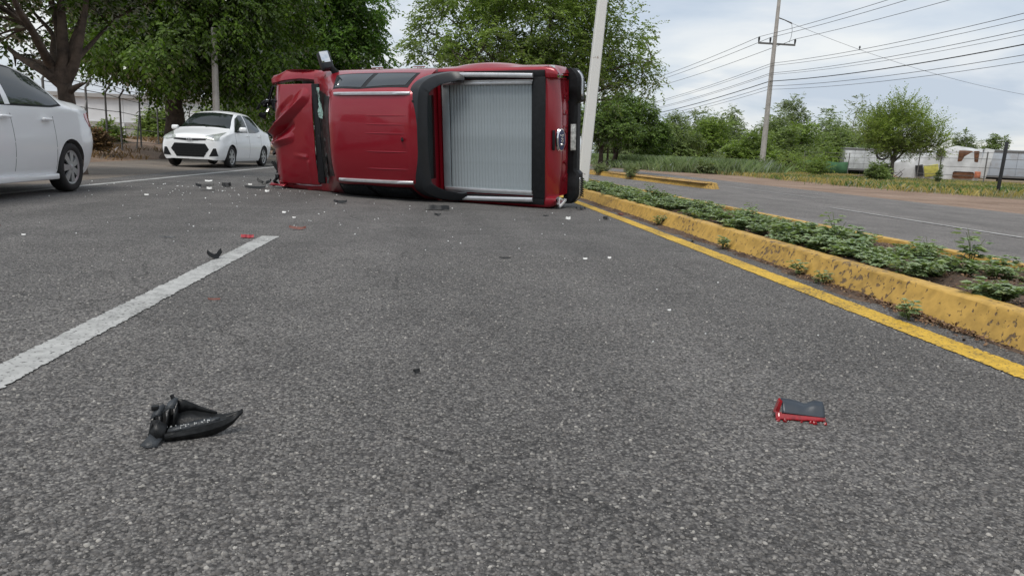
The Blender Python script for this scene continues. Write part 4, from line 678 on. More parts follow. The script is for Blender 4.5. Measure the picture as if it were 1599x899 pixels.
# rear bumper
def bumper_rear():
    b = MB(); ys = np.linspace(-0.93, 0.93, 41); G = []
    for y in ys:
        a = abs(y); corner = max(0, (a-0.52)/0.41); cx = 0.10*max(0, (a-0.78)/0.15)**2; d = -0.055 if a > 0.50 else -0.005; top = 0.63+0.05*min(1, corner*3)
        G.append([(0.16, y, top), (d+0.04+cx, y, top), (d+cx, y, top-0.03), (d-0.01+cx, y, 0.50), (d+0.02+cx, y, 0.42), (0.10+cx, y, 0.37), (0.2, y, 0.37)])
    b.grid(G); return b
bumper_rear().build('rear_bumper', M['plastic'], truck, smooth=35)
for sg in (-1, 1):
    G = [[(-0.062+0.10*max(0, (a-0.78)/0.15)**2, sg*a, z) for z in (0.615, 0.59, 0.54)] for a in np.linspace(0.56, 0.90, 12)]; b = MB(); b.grid(G); o = b.build('bumper_trim', M['silver'], truck, smooth=60); s_ = o.modifiers.new('thickness', 'SOLIDIFY'); s_.thickness = 0.012
for i in range(9):
    b = MB(); b.box((-0.066, 0.57+i*0.032, 0.53), (0.014, 0.012, 0.15), rot=Matrix.Rotation(R_(20), 3, 'X')); b.build('bumper_rib', M['plastic'], truck)
b = MB(); b.box((0.030, 0, 0.640), (0.012, 0.36, 0.13), rot=Matrix.Rotation(R_(24), 3, 'Y'), bev=0.003); b.build('licence_plate', M['plate'], truck)
# front wreck ----------------------------------------------------
def hood():
    n, m = 96, 110; X = np.linspace(4.15, 5.14, n); Y = np.linspace(-0.76, 0.80, m); xx, yy = np.meshgrid(X, Y, indexing='ij'); u = (xx-4.15)/0.99
    z = 1.155-0.055*u-0.02*u**3-0.055*(np.abs(yy)/0.78)**3
    def ridge(p, q, h, w, pw=1.0):
        p, q = np.array(p), np.array(q); d = q-p; L = np.linalg.norm(d); d = d/L; rx, ry = xx-p[0], yy-p[1]; t = np.clip((rx*d[0]+ry*d[1])/L, 0, 1); px, py = p[0]+t*L*d[0], p[1]+t*L*d[1]; dist = np.hypot(xx-px, yy-py); return h*np.clip(1-dist/w, 0, 1)**pw*(1-0.7*t)
    z += ridge((5.06, -0.02), (4.32, -0.58), 0.16, 0.13, 0.9)+ridge((5.10, 0.16), (4.66, 0.06), 0.10, 0.10, 0.9)+ridge((4.34, 0.36), (4.58, 0.34), 0.012, 0.05)
    z -= ridge((5.02, 0.07), (4.62, -0.14), 0.09, 0.09)+ridge((5.08, -0.16), (4.6, -0.50), 0.05, 0.10)
    z += 0.004*vnoise(xx, yy, 6, 21)+0.02*vnoise(xx, yy, 2.5, 22); z -= np.where(u > 0.72, (u-0.72)**1.5*1.1, 0); z += ridge((4.30, 0.45), (4.30, 0.75), 0.012, 0.05)
    xo = xx+0.03*vnoise(xx, yy, 4, 23)*u-0.10*u*np.clip((-yy+0.1), 0, 1)+0.10*u*np.clip(yy-0.2, 0, 1)
    return np.stack([xo, yy, z], -1)
b = MB(); b.grid(hood()); o = b.build('bonnet', M['red'], truck, smooth=16); o['label'] = 'crumpled red bonnet'; s_ = o.modifiers.new('thickness', 'SOLIDIFY'); s_.thickness = 0.012; s_.offset = -1
for sg in (-1, 1):
    G = []; rr = np.random.default_rng(31+sg)
    for x in np.linspace(3.98, 5.06, 30):
        u = (x-3.98)/1.08; w = 0.955+0.03*math.exp(-((x-4.45)/0.3)**2)-0.12*max(0, u-0.7)**1.2; d = abs(x-4.42); zl = 0.55
        if d < 0.47: zl = max(zl, 0.40+math.sqrt(0.47**2-d*d))
        top = 1.075-0.10*u; k = 0.05*u*vnoise(np.array(x), np.array(0.0), 5, 40+sg)
        G.append([(x, sg*(w-0.02+k), zl), (x, sg*(w+k), zl+0.05), (x, sg*(w+k), (zl+top)/2+0.08), (x, sg*(w-0.02+k), top-0.05), (x, sg*(w-0.07+k), top), (x, sg*(w-0.14), top+0.015+k), (x, sg*(w-0.175), top-0.02)])
    b = MB(); b.grid(G); o = b.build('fender', M['red'], truck, smooth=35); s_ = o.modifiers.new('thickness', 'SOLIDIFY'); s_.thickness = 0.008; s_.offset = -1
# torn bumper, grille and cooling pack pushed out of the nose
rr = np.random.default_rng(77)
def crushed(c, d, n, name, m, jit=0.35):
    b = MB()
    for i in range(n):
        q = [c[k]+rr.uniform(-1, 1)*d[k] for k in range(3)]; s = [d[0]*rr.uniform(0.2, 0.7), d[1]*rr.uniform(0.15, 0.5), d[2]*rr.uniform(0.06, 0.3)]; R3 = Matrix.Rotation(rr.uniform(-1, 1), 3, 'X') @ Matrix.Rotation(rr.uniform(-1, 1), 3, 'Y') @ Matrix.Rotation(rr.uniform(-1, 1), 3, 'Z'); k0 = len(b.v); b.box(q, s, R3, bev=min(s)*0.2, seg=1)
        for j in range(k0, len(b.v)): v = b.v[j]; b.v[j] = tuple(v[t]+rr.normal(0, 0.012) for t in range(3))
    return b.build(name, m, truck, smooth=0)
crushed((5.10, 0.0, 0.76), (0.14, 0.62, 0.20), 26, 'crushed_grille', M['plastic'])
crushed((5.36, -0.30, 0.74), (0.14, 0.22, 0.14), 16, 'torn_bumper', M['plastic'])
crushed((5.34, -0.44, 0.80), (0.12, 0.12, 0.12), 5, 'chrome_trim', M['chrome'])
crushed((5.16, 0.74, 0.92), (0.14, 0.12, 0.10), 8, 'bumper_corner', M['plastic'])
G = []
for i, t in enumerate(np.linspace(0, 1, 9)): w = 0.09*math.sin(math.pi*min(1, t*0.85+0.12)); G.append([(5.16-0.34*t, 0.80+0.05*math.sin(3*t), 1.10-w+0.02*t), (5.16-0.34*t, 0.84, 1.13+0.02*t), (5.16-0.34*t, 0.81, 1.10+w*0.6)])
b = MB(); b.grid(G); o = b.build('torn_panel', M['red'], truck, smooth=30); s_ = o.modifiers.new('thickness', 'SOLIDIFY'); s_.thickness = 0.006
# right mirror, upright against the sky
mr_ = empty('wing_mirror', (0, 0, 0)); mr_.parent = truck
b = MB(); b.tube([(3.66, -0.90, 1.14), (3.69, -0.96, 1.17), (3.76, -1.02, 1.185)], [0.065, 0.05, 0.05], 10, flat=0.6); b.build('arm', M['plastic'], mr_)
Rm = Matrix.Rotation(R_(18), 3, 'Z') @ Matrix.Rotation(R_(32), 3, 'Y')
b = MB(); b.box((3.80, -1.085, 1.20), (0.13, 0.29, 0.19), rot=Rm, bev=0.045, seg=4); b.build('housing', M['plastic_gloss'], mr_)
b = MB(); c_ = Vector((3.80, -1.085, 1.20))+Rm @ Vector((-0.062, -0.045, 0.012)); b.box(c_, (0.014, 0.165, 0.135), rot=Rm, bev=0.006); b.build('mirror_glass', M['chrome'], mr_)
ml_ = empty('wing_mirror', (0, 0, 0)); ml_.parent = truck
b = MB(); b.box((3.80, 1.00, 1.17), (0.10, 0.10, 0.15), bev=0.03, seg=3); b.build('housing', M['plastic_gloss'], ml_)
# chassis, axles, wheels
b = MB()
for sg in (-1, 1): b.box((2.6, sg*0.42, 0.50), (4.9, 0.09, 0.14))
b.box((3.0, 0, 0.60), (2.2, 1.5, 0.10)); b.build('chassis', M['under'], truck)
for x in (1.22, 4.42):
    b = MB(); b.tube([(x, -0.75, 0.40), (x, 0.75, 0.40)], 0.05, 10); b.lathe([(0.001, -0.12), (0.10, -0.09), (0.12, 0), (0.10, 0.09), (0.001, 0.12)], 14, 'y', (x, 0.05, 0.40)); b.build('axle', M['under'], truck)
    for sg in (-1, 1):
        wheel(truck, (x, sg*0.80, 0.40), 0.385, 0.25, M['rim'], M['tyre'], sg, 6)
b = MB(); b.tube([(3.6, 0.15, 0.42), (2.4, 0.2, 0.40), (1.4, 0.3, 0.48), (0.3, 0.45, 0.42)], 0.035, 8); b.build('exhaust', M['galv'], truck)
# panels pressed flat where the truck lies on the road
done = set()
def press(o, Mx):
    Mw = Mx @ o.matrix_basis
    if o.type == 'MESH' and o.data.name not in done and o.name.split('.')[0] != 'slat':
        done.add(o.data.name); co = np.zeros(len(o.data.vertices)*3, np.float32); o.data.vertices.foreach_get('co', co); co = co.reshape(-1, 3); A = np.array(Mw.to_3x3()); tr = np.array(Mw.translation); w = co@A.T+tr
        if w[:, 2].min() < 0.006: lowm = w[:, 2] < 0.006; w[lowm, 2] = 0.006+0.02*np.clip(w[lowm, 2]-w[:, 2].min(), 0, 1)*0.2; co = (w-tr)@np.linalg.inv(A).T; o.data.vertices.foreach_set('co', co.astype(np.float32).ravel()); o.data.update()
    for c in o.children: press(c, Mw)
for c in truck.children: press(c, TM)
# ------------------------------------------------------------------ white saloons
def sedan_base(root, tab, arches, x0, x1, n=120):
    ends = np.r_[x0+np.array([0, .01, .025, .045, .07, .10]), x1-np.array([0, .01, .025, .045, .07, .10])]; ax = np.concatenate([np.linspace(a-r_, a+r_, 31) for a, _, r_ in arches])
    xs = np.unique(np.round(np.r_[ends, ax, np.linspace(x0+.1, x1-.1, n)], 4)); G = shell(tab, xs, arches, 10, 8, 10); mb = shell_mb(G); bv = bvh_of(mb); mb.build('body', M['white_paint'], root, smooth=55)
    full = shell_mb(shell(tab, xs, (), 10, 8, 10)); bvf = bvh_of(full)
    b = MB(); b.box(((x0+x1)/2, 0, 0.37), (x1-x0-0.5, 1.05, 0.26)); b.box(((x0+x1)/2, 0, 0.50), (arches[0][0]-arches[1][0]-0.75 if arches[0][0] > arches[1][0] else 1.2, 1.40, 0.5)); b.build('underbody', M['under'], root)
    for a, z, r_ in arches:
        for sg in (-1, 1):
            b = MB(); b.lathe([(r_+0.004, sg*0.50), (r_+0.004, sg*0.755)], 32, 'y', (a, 0, z)); b.lathe([(0.001, sg*0.50), (r_+0.004, sg*0.50)], 32, 'y', (a, 0, z))
            keep = [(f_, m_) for f_, m_ in zip(b.f, b.m) if all(b.v[i][2] > z-0.10 for i in f_)]; b.f = [k[0] for k in keep]; b.m = [k[1] for k in keep]; b.build('wheel_well', M['under'], root, smooth=60)
    return bvf
# --- the small saloon facing us beyond the edge line
i10 = empty('parked_sedan', (-5.93, 21.85, 0), (0, 0, R_(-97)), 'small white sedan facing us with black hexagonal grille, beside the thick tree trunk', 'car')
tab = [(-2.00, .42, .40, .60, .55, .92, .50, .97, .35, .03), (-1.97, .36, .60, .60, .70, .94, .62, 1.02, .45, .03), (-1.88, .27, .72, .60, .775, .96, .70, 1.055, .56, .035), (-1.6, .20, .77, .58, .815, .955, .755, 1.075, .60, .04), (-1.35, .17, .785, .56, .83, .95, .775, 1.18, .575, .05), (-0.9, .17, .79, .55, .83, .945, .785, 1.43, .53, .06), (-0.5, .17, .79, .55, .83, .935, .785, 1.51, .55, .06), (-0.05, .17, .79, .55, .83, .925, .785, 1.53, .56, .06),
       (0.38, .17, .79, .55, .83, .915, .785, 1.485, .57, .06), (0.62, .17, .79, .55, .83, .91, .785, 1.37, .59, .055), (1.04, .17, .785, .55, .83, .90, .785, 1.09, .65, .045), (1.18, .17, .785, .55, .83, .895, .785, 1.03, .66, .04), (1.5, .19, .77, .54, .82, .85, .77, .955, .61, .05), (1.75, .20, .75, .53, .80, .80, .75, .90, .58, .06), (1.88, .20, .72, .50, .77, .76, .715, .865, .55, .06), (1.95, .20, .68, .46, .72, .72, .67, .82, .52, .05), (1.985, .205, .61, .44, .65, .68, .61, .76, .47, .04), (2.00, .22, .51, .43, .55, .64, .51, .70, .40, .03)]
AR = [(1.28, .29, .325), (-1.145, .29, .325)]
bv = sedan_base(i10, tab, AR, -2.0, 2.0)
patch(bv, [(-.67, 1.025), (-.35, 1.055), (0, 1.065), (.35, 1.055), (.67, 1.025)], [(-.54, 1.42), (-.25, 1.45), (0, 1.46), (.25, 1.45), (.54, 1.42)], 'x', M['glass'], 'windscreen', i10, 0.006, 24, 12)
for sg in (-1, 1):
    patch(bv, [(0.06, .945), (1.00, .94)], [(0.05, 1.42), (0.25, 1.42), (0.55, 1.315)], 'y', M['glass'], 'front_window', i10, 0.006, 18, 8, sgn=sg)
    patch(bv, [(-0.98, 1.02), (-0.60, .955), (-0.03, .945)], [(-0.74, 1.37), (-0.45, 1.41), (-0.05, 1.42)], 'y', M['glass'], 'rear_window', i10, 0.006, 18, 8, sgn=sg)
    for x in (0.0, 0.98, -0.95): patch(bv, [(x, .26), (x, .90)], [(x+.008, .26), (x+.008, .90)], 'y', M['under'], 'door_gap', i10, 0.001, 12, 2, 0.004, sg)
    for x in (0.16, -0.80): b = MB(); b.box((x, sg*0.835, 0.855), (0.17, 0.03, 0.03), bev=0.01); b.build('door_handle', M['white_paint'], i10)
    e = empty('wing_mirror'); e.parent = i10; b = MB(); b.box((0.78, sg*0.93, 1.02), (0.11, 0.20, 0.13), rot=Matrix.Rotation(R_(12*sg), 3, 'Z'), bev=0.045, seg=4); b.build('housing', M['white_paint'], e); b = MB(); b.box((0.77, sg*0.84, 0.955), (0.08, 0.14, 0.04), bev=0.01); b.build('arm', M['plastic'], e)
    h = patch(bv, [(sg*.38, .735), (sg*.58, .70), (sg*.72, .715)], [(sg*.38, .80), (sg*.55, .865), (sg*.70, .925)], 'x', M['lens_clear'], 'headlamp', i10, 0.008, 14, 6)
    patch(bv, [(sg*.47, .745), (sg*.57, .73)], [(sg*.47, .80), (sg*.57, .83)], 'x', M['rim'], 'reflector', h, 0.013, 6, 4)
    patch(bv, [(sg*.49, .295), (sg*.71, .31)], [(sg*.60, .50), (sg*.665, .505)], 'x', M['plastic'], 'fog_lamp_recess', i10, 0.006, 10, 6)
    lamp = MB()
patch(bv, [(-.35, .275), (.35, .275)], [(-.42, .38), (.42, .38)], 'x', M['plastic'], 'grille', i10, 0.007, 16, 5)
patch(bv, [(-.49, .47), (-.42, .38), (.42, .38), (.49, .47)], [(-.47, .50), (-.40, .615), (.40, .615), (.47, .50)], 'x', M['plastic'], 'grille', i10, 0.007, 24, 7)
for z in (.32, .38, .44, .50, .56): patch(bv, [(-.37, z), (.37, z)], [(-.37, z+.008), (.37, z+.008)], 'x', M['under'], 'grille_bar', i10, 0.016, 16, 2)
patch(bv, [(-.42, .705), (0, .68), (.42, .705)], [(-.41, .745), (0, .735), (.41, .745)], 'x', M['plastic'], 'upper_grille', i10, 0.007, 20, 3)
em = MB(); V = []; xe = bv.ray_cast(Vector((5, 0, .71)), Vector((-1, 0, 0)))[0].x+0.022
for rr_, xx in ((1.0, 0), (0.80, 0)): V += [(xe+xx, .075*rr_*math.cos(t), .71+.045*rr_*math.sin(t)) for t in np.linspace(0, 6.283, 24, endpoint=False)]
em.add(V, [(i, (i+1) % 24, 24+(i+1) % 24, 24+i) for i in range(24)]); em.box((xe, .022, .71), (.006, .014, .056), rot=Matrix.Rotation(R_(-14), 3, 'X')); em.box((xe, -.022, .71), (.006, .014, .056), rot=Matrix.Rotation(R_(-14), 3, 'X')); em.box((xe, 0, .71), (.005, .05, .011), rot=Matrix.Rotation(R_(12), 3, 'X')); em.build('emblem', M['silver'], i10)
patch(bv, [(-.60, .885), (0, .90), (.60, .885)], [(-.61, .893), (0, .908), (.61, .893)], 'x', M['under'], 'bonnet_gap', i10, 0.001, 20, 2, .004) if False else None
for y0, y1 in ((-.48, -.02), (.05, .52)): b = MB(); b.tube([(1.13, y0, 1.06), (1.06, (y0+y1)/2, 1.10), (1.01, y1, 1.125)], .008, 5); b.build('wiper', M['plastic'], i10)
for x in (1.28, -1.145):
    for sg in (-1, 1): wheel(i10, (x, sg*.735, .29), .29, .17, M['rim'], M['tyre'], sg, 6)
# --- the saloon leaving the frame on the left, seen along its left rear flank
cor = empty('passing_sedan', (-5.47, 8.79, 0), (0, 0, R_(-90)), 'large white sedan cut by the left edge, silver wheel cover at its rear', 'car')
tab = [(-2.30, .50, .40, .62, .60, .95, .55, 1.02, .40, .03), (-2.27, .42, .62, .62, .74, .98, .68, 1.07, .50, .03), (-2.15, .30, .76, .62, .82, 1.00, .76, 1.105, .60, .035), (-1.9, .22, .81, .60, .86, 1.00, .80, 1.12, .62, .04), (-1.55, .19, .83, .58, .88, .99, .825, 1.15, .60, .05), (-1.0, .185, .835, .56, .88, .975, .835, 1.375, .56, .06), (-0.5, .185, .835, .56, .88, .955, .835, 1.455, .57, .065), (0.0, .185, .835, .56, .88, .935, .835, 1.465, .575, .065), (0.35, .185, .835, .56, .88, .92, .835, 1.42, .58, .06), (0.65, .185, .835, .56, .88, .91, .835, 1.29, .60, .055), (1.15, .185, .83, .56, .88, .89, .83, 1.00, .69, .045), (1.3, .19, .83, .56, .88, .88, .825, .955, .69, .04),
       (1.7, .20, .81, .55, .86, .80, .79, .87, .64, .05), (2.0, .22, .74, .52, .79, .70, .72, .78, .58, .05), (2.18, .24, .60, .48, .66, .62, .60, .69, .48, .04), (2.24, .28, .45, .45, .50, .57, .45, .62, .38, .03)]
tab = [(x*0.94 if x < -1.6 else x, a, w, zm*1.03, wm, zb*1.055, wb, zt*1.065, wt, dr) for x, a, w, zm, wm, zb, wb, zt, wt, dr in tab]
bv = sedan_base(cor, tab, [(1.30, .315, .36), (-1.30, .315, .36)], -2.162, 2.24)
patch(bv, [(-.68, 1.08), (0, 1.11), (.68, 1.08)], [(-.54, 1.45), (0, 1.48), (.54, 1.45)], 'x', M['glass'], 'windscreen', cor, 0.006, 20, 10)
patch(bv, [(-.60, 1.21), (0, 1.23), (.60, 1.21)], [(-.50, 1.45), (0, 1.475), (.50, 1.45)], 'x', M['glass'], 'back_window', cor, 0.006, 20, 10, sgn=-1)
for sg in (-1, 1):
    patch(bv, [(-1.22, 1.08), (-0.92, 1.045), (0.98, 1.00)], [(-0.93, 1.385), (-0.5, 1.475), (0.1, 1.495), (0.52, 1.37)], 'y', M['plastic'], 'window_surround', cor, 0.003, 34, 8, sgn=sg)
    patch(bv, [(0.06, 1.035), (0.90, 1.015)], [(0.05, 1.465), (0.22, 1.46), (0.50, 1.345)], 'y', M['glass'], 'front_window', cor, 0.007, 18, 8, sgn=sg)
    patch(bv, [(-1.15, 1.095), (-0.90, 1.065), (-0.04, 1.04)], [(-0.91, 1.365), (-0.5, 1.45), (-0.05, 1.465)], 'y', M['glass'], 'rear_window', cor, 0.007, 24, 8, sgn=sg)
    patch(bv, [(-0.04, 1.035), (0.06, 1.03)], [(-0.04, 1.475), (0.05, 1.475)], 'y', M['white_paint'], 'door_pillar', cor, 0.008, 6, 8, sgn=sg)
    for x in (0.0, -0.92, 1.05): patch(bv, [(x, .30), (x, .94)], [(x+.007, .30), (x+.007, .94)], 'y', M['under'], 'door_gap', cor, 0.0008, 12, 2, 0.004, sg)
    for x in (0.16, -0.72): b = MB(); b.box((x, sg*0.882, 0.90), (0.20, 0.035, 0.032), bev=0.012, seg=3); b.build('door_handle', M['white_paint'], cor)
    patch(bv, [(-2.13, .84), (-1.96, .84), (-1.86, .94)], [(-2.13, 1.02), (-1.96, 1.03), (-1.84, 1.01)], 'y', M['lens_red'], 'tail_lamp', cor, 0.006, 12, 5, sgn=sg)
    b = MB(); b.box((0.0, sg*0.855, 0.215), (1.85, 0.06, 0.075), bev=0.02); b.build('sill', M['white_paint'], cor)
    e = empty('wing_mirror'); e.parent = cor; b = MB(); b.box((0.82, sg*0.99, 1.11), (0.13, 0.22, 0.15), rot=Matrix.Rotation(R_(12*sg), 3, 'Z'), bev=0.05, seg=4); b.build('housing', M['white_paint'], e); b = MB(); b.box((0.82, sg*0.89, 1.03), (0.08, 0.14, 0.04), bev=0.01); b.build('arm', M['white_paint'], e)
    h = patch(bv, [(sg*.45, .62), (sg*.68, .64)], [(sg*.45, .70), (sg*.70, .76)], 'x', M['lens_clear'], 'headlamp', cor, 0.006, 10, 5)
patch(bv, [(-.40, .34), (.40, .34)], [(-.45, .48), (.45, .48)], 'x', M['plastic'], 'grille', cor, 0.006, 14, 5)
for x in (1.30, -1.30):
    for sg in (-1, 1): wheel(cor, (x, sg*.775, .315), .315, .195, M['rim'], M['tyre'], sg, 7)
# ------------------------------------------------------------------ poles, wires, fence, buildings, junk yard
M['white_post'] = mat('peeling white post', (0.74, 0.73, 0.70), 0.6, color2=(0.20, 0.11, 0.06), vscale=5, thresh=(0.31, 0.36), bump=0.1, bscale=30, detail=7)
post = empty('lamp_post', (3.27, 15.5, 0.10), (R_(0), R_(2.9), 0), 'leaning white square steel post with rust marks behind the pickup tail', 'lamp post')
b = MB(); n_ = 20; G = []
for i in range(n_+1): t = i/n_; w = 0.112-0.03*t; c = 0.02; G.append([(w-c, -w, 7*t), (w, -w+c, 7*t), (w, w-c, 7*t), (w-c, w, 7*t), (-w+c, w, 7*t), (-w, w-c, 7*t), (-w, -w+c, 7*t), (-w+c, -w, 7*t)])
b.grid(G, closev=True); b.build('shaft', M['white_post'], post, smooth=40)
b = MB(); b.box((0, 0, 0.015), (0.36, 0.36, 0.03), bev=0.005); b.build('base_plate', M['galv'], post)
for sx_ in (-1, 1):
    for sy_ in (-1, 1): b = MB(); b.lathe([(0.018, -0.05), (0.018, 0.07), (0.001, 0.07)], 6, 'z', (sx_*0.14, sy_*0.14, 0.03)); b.build('bolt', M['galv'], post)
b = MB(); b.tube([(0, 0, 6.9), (0.3, 0, 7.5), (1.0, 0, 7.9), (1.8, 0, 8.0)], [0.05, 0.045, 0.04, 0.035], 8); b.build('lamp_arm', M['galv'], post)
b = MB(); b.box((2.0, 0, 8.0), (0.6, 0.22, 0.12), bev=0.04); b.build('lamp_head', M['galv'], post)
def concrete_pole(name, loc, h, r0, r1, label, arm=None):
    e = empty(name, loc, label=label, cat='utility pole'); b = MB(); b.tube([(0, 0, -0.2), (0, 0, h*0.5), (0, 0, h)], [r0, (r0+r1)/2, r1], 8); b.build('shaft', M['concrete'], e, smooth=25)
    return e
up_ = concrete_pole('utility_pole', (21.5, 45.8, 0), 10.95, 0.20, 0.11, 'tall concrete power pole with crossarm standing across the road')
b = MB(); b.box((0.15, 0, 8.15), (2.45, 0.10, 0.11), bev=0.01); b.build('crossarm', M['galv'], up_)
for x in (-1.05, -0.30, 1.35):
    b = MB(); b.lathe([(0.03, 0), (0.05, 0.03), (0.045, 0.08), (0.06, 0.11), (0.055, 0.17), (0.065, 0.20), (0.06, 0.27), (0.03, 0.33), (0.001, 0.34)], 12, 'z', (x, 0, 8.2)); b.build('insulator', M['black_metal'], up_, smooth=60)
b = MB(); b.tube([(0, 0, 9.75), (0.5, 0, 9.62), (1.0, 0, 9.45)], [0.04, 0.03, 0.045], 6); b.build('bracket', M['galv'], up_); b = MB(); b.tube([(1.0, 0, 9.45), (1.08, 0, 9.0), (1.05, 0, 8.6), (0.95, 0, 8.3)], 0.014, 4); b.build('jumper_cable', M['wire'], up_)
lp_ = concrete_pole('utility_pole', (-6.80, 24.6, 0), 4.15, 0.125, 0.085, 'plain grey concrete pole between the trees behind the small white sedan')
M['pole_brown'] = M['concrete']
def wire(label, a, c, sag, r=0.012, m='wire', n=24):
    P = []; a, c = np.array(a, float), np.array(c, float)
    for t in np.linspace(0, 1, n): p = a+(c-a)*t; p[2] -= sag*4*t*(1-t); P.append(p)
    b = MB(); b.tube(P, r, 4, cap=False); return tag(b.build('overhead_wire', M[m], smooth=80, fix=False), label, 'wire', 'overhead wires')
for i, (x, lab) in enumerate([(-1.05, 'left'), (-0.30, 'middle'), (1.35, 'right')]):
    wire('power line leaving the %s crossarm insulator towards the upper right' % lab, (21.5+x, 45.8, 8.52), (21.3+x, 6, 8.9), 0.5, 0.013); wire('power line running away from the %s crossarm insulator' % lab, (21.5+x, 45.8, 8.52), (21.3+x, 105, 8.6), 0.7, 0.016)
for i, (z0, z1, zf, r_, m, lab) in enumerate([(6.95, 7.55, 7.0, 0.012, 'wire', 'topmost of the lower cable bundle across the right sky'), (6.80, 7.25, 6.85, 0.010, 'wire', 'second cable of the lower bundle from the top'), (6.35, 6.95, 6.4, 0.012, 'wire', 'third cable of the lower bundle from the top'), (6.25, 6.70, 6.25, 0.009, 'wire', 'thin fourth cable of the lower bundle'), (5.85, 6.40, 5.8, 0.022, 'wire_black', 'thickest black cable of the lower bundle'), (5.55, 5.95, 5.55, 0.012, 'wire', 'next to lowest cable across the right sky'), (5.35, 5.65, 5.3, 0.010, 'wire', 'lowest cable across the right sky')]):
    wire(lab, (21.4, 45.7, z0), (21.4, 6, z1), 0.75, r_, m); wire(lab+', far side of the pole', (21.4, 45.7, z0), (21.4, 112, zf), 1.0, r_*1.2, m)
wire('thin service wire dropping from the pole bracket to the right, with a bird', (22.5, 45.8, 9.45), (52, 52, 6.2), 0.9, 0.010)
# bird perched on the service wire
bd = empty('bird', (27.9, 46.9, 8.335), (0, 0, R_(60)), 'small dark bird perched on the thin service wire', 'bird'); b = MB(); b.tube([(-0.16, 0, -0.02), (-0.08, 0, 0.04), (0.0, 0, 0.09), (0.06, 0, 0.14), (0.09, 0, 0.19), (0.13, 0, 0.20), (0.17, 0, 0.19)], [0.012, 0.035, 0.06, 0.055, 0.04, 0.035, 0.006], 10); b.build('body', M['black_metal'], bd, smooth=80)
b = MB(); b.tube([(-0.30, 0, -0.10), (-0.16, 0, -0.01)], [0.025, 0.02], 6, flat=0.3); b.build('tail', M['black_metal'], bd)
# black steel post at the right
bp_ = empty('steel_post', (19.85, 23.6, -0.02), (0, R_(1.5), 0), 'bare black steel post standing in the grass at the far right', 'post'); b = MB(); b.box((0, 0, 0.92), (0.085, 0.085, 1.84), bev=0.006); b.build('shaft', M['black_metal'], bp_); b = MB(); b.box((0, 0, 0.03), (0.2, 0.2, 0.05), bev=0.01); b.build('footing', M['concrete'], bp_)
# chain-link fence on the left with barbed-wire arms
fe = empty('wire_fence', (0, 0, 0), label='rusty wire fence with barbed arms in front of the warehouse', cat='fence')
FP = [(-9.7, 20.0), (-10.0, 23.0), (-10.5, 25.5), (-10.85, 27.5), (-11.2, 30.2), (-11.6, 33.2), (-12.0, 36.5), (-12.4, 40), (-12.8, 44)]
for i, (x, y) in enumerate(FP):
    b = MB(); b.tube([(x, y, 0), (x, y, 2.05), (x+0.18, y-0.05, 2.30)], 0.032, 7); b.build('fence_post', M['galv'], fe, smooth=60)
    if i in (1, 4): b = MB(); b.tube([(x, y, 1.7), (x+0.15, y-0.9, 0.15)], 0.025, 6); b.build('brace', M['galv'], fe)
for k, (dx_, z) in enumerate([(0, 0.45), (0, 0.95), (0, 1.5), (0, 2.0), (0.09, 2.17), (0.18, 2.30)]):
    b = MB(); b.tube([(x+dx_, y, z+0.03*math.sin(i*2.1+k)) for i, (x, y) in enumerate(FP)], 0.011, 4, cap=False); b.build('strand', M['galv'], fe, smooth=60)
# warehouse
M['wh_white'] = mat('white sheet cladding', (0.68, 0.69, 0.70), 0.7, var=0.12, vscale=0.6); M['wh_grey'] = mat('grey plaster', (0.36, 0.35, 0.34), 0.9, var=0.2, vscale=0.5); M['wh_roof'] = mat('galvanised roof', (0.50, 0.52, 0.54), 0.5, 0.3, var=0.15, vscale=0.5)
wh = empty('warehouse', (-26, 62, 0), (0, 0, R_(-9)), 'long low white warehouse behind the fence', 'building')
def wh_local(name, boxes, m):
    b = MB()
    for c, d in boxes: b.box(c, d)
    return b.build(name, m, wh, smooth=0)
for i in range(14): wh_local('cladding_panel', [((-28+i*4.0, 0.0, 2.75), (3.97, 0.3, 2.1))], M['wh_white'])
wh_local('base_wall', [((-2, -0.1, 0.85), (56, 0.35, 1.7))], M['wh_grey'])
for i in range(15): wh_local('buttress', [((-30+i*4.0, -0.32, 0.8), (0.35, 0.22, 1.6))], M['wh_white'])
b = MB(); b.prism([(-0.4, 3.78), (12, 5.6), (24, 3.78), (24, 3.68), (12, 5.45), (-0.4, 3.66)], 'x', -31, 27); b.build('roof', M['wh_roof'], wh, smooth=0)
wh_local('fascia', [((-2, -0.44, 3.68), (58, 0.08, 0.30))], M['wh_grey'])
wh_local('window', [((14, -0.17, 2.0), (2.4, 0.08, 0.5))], M['glass'])
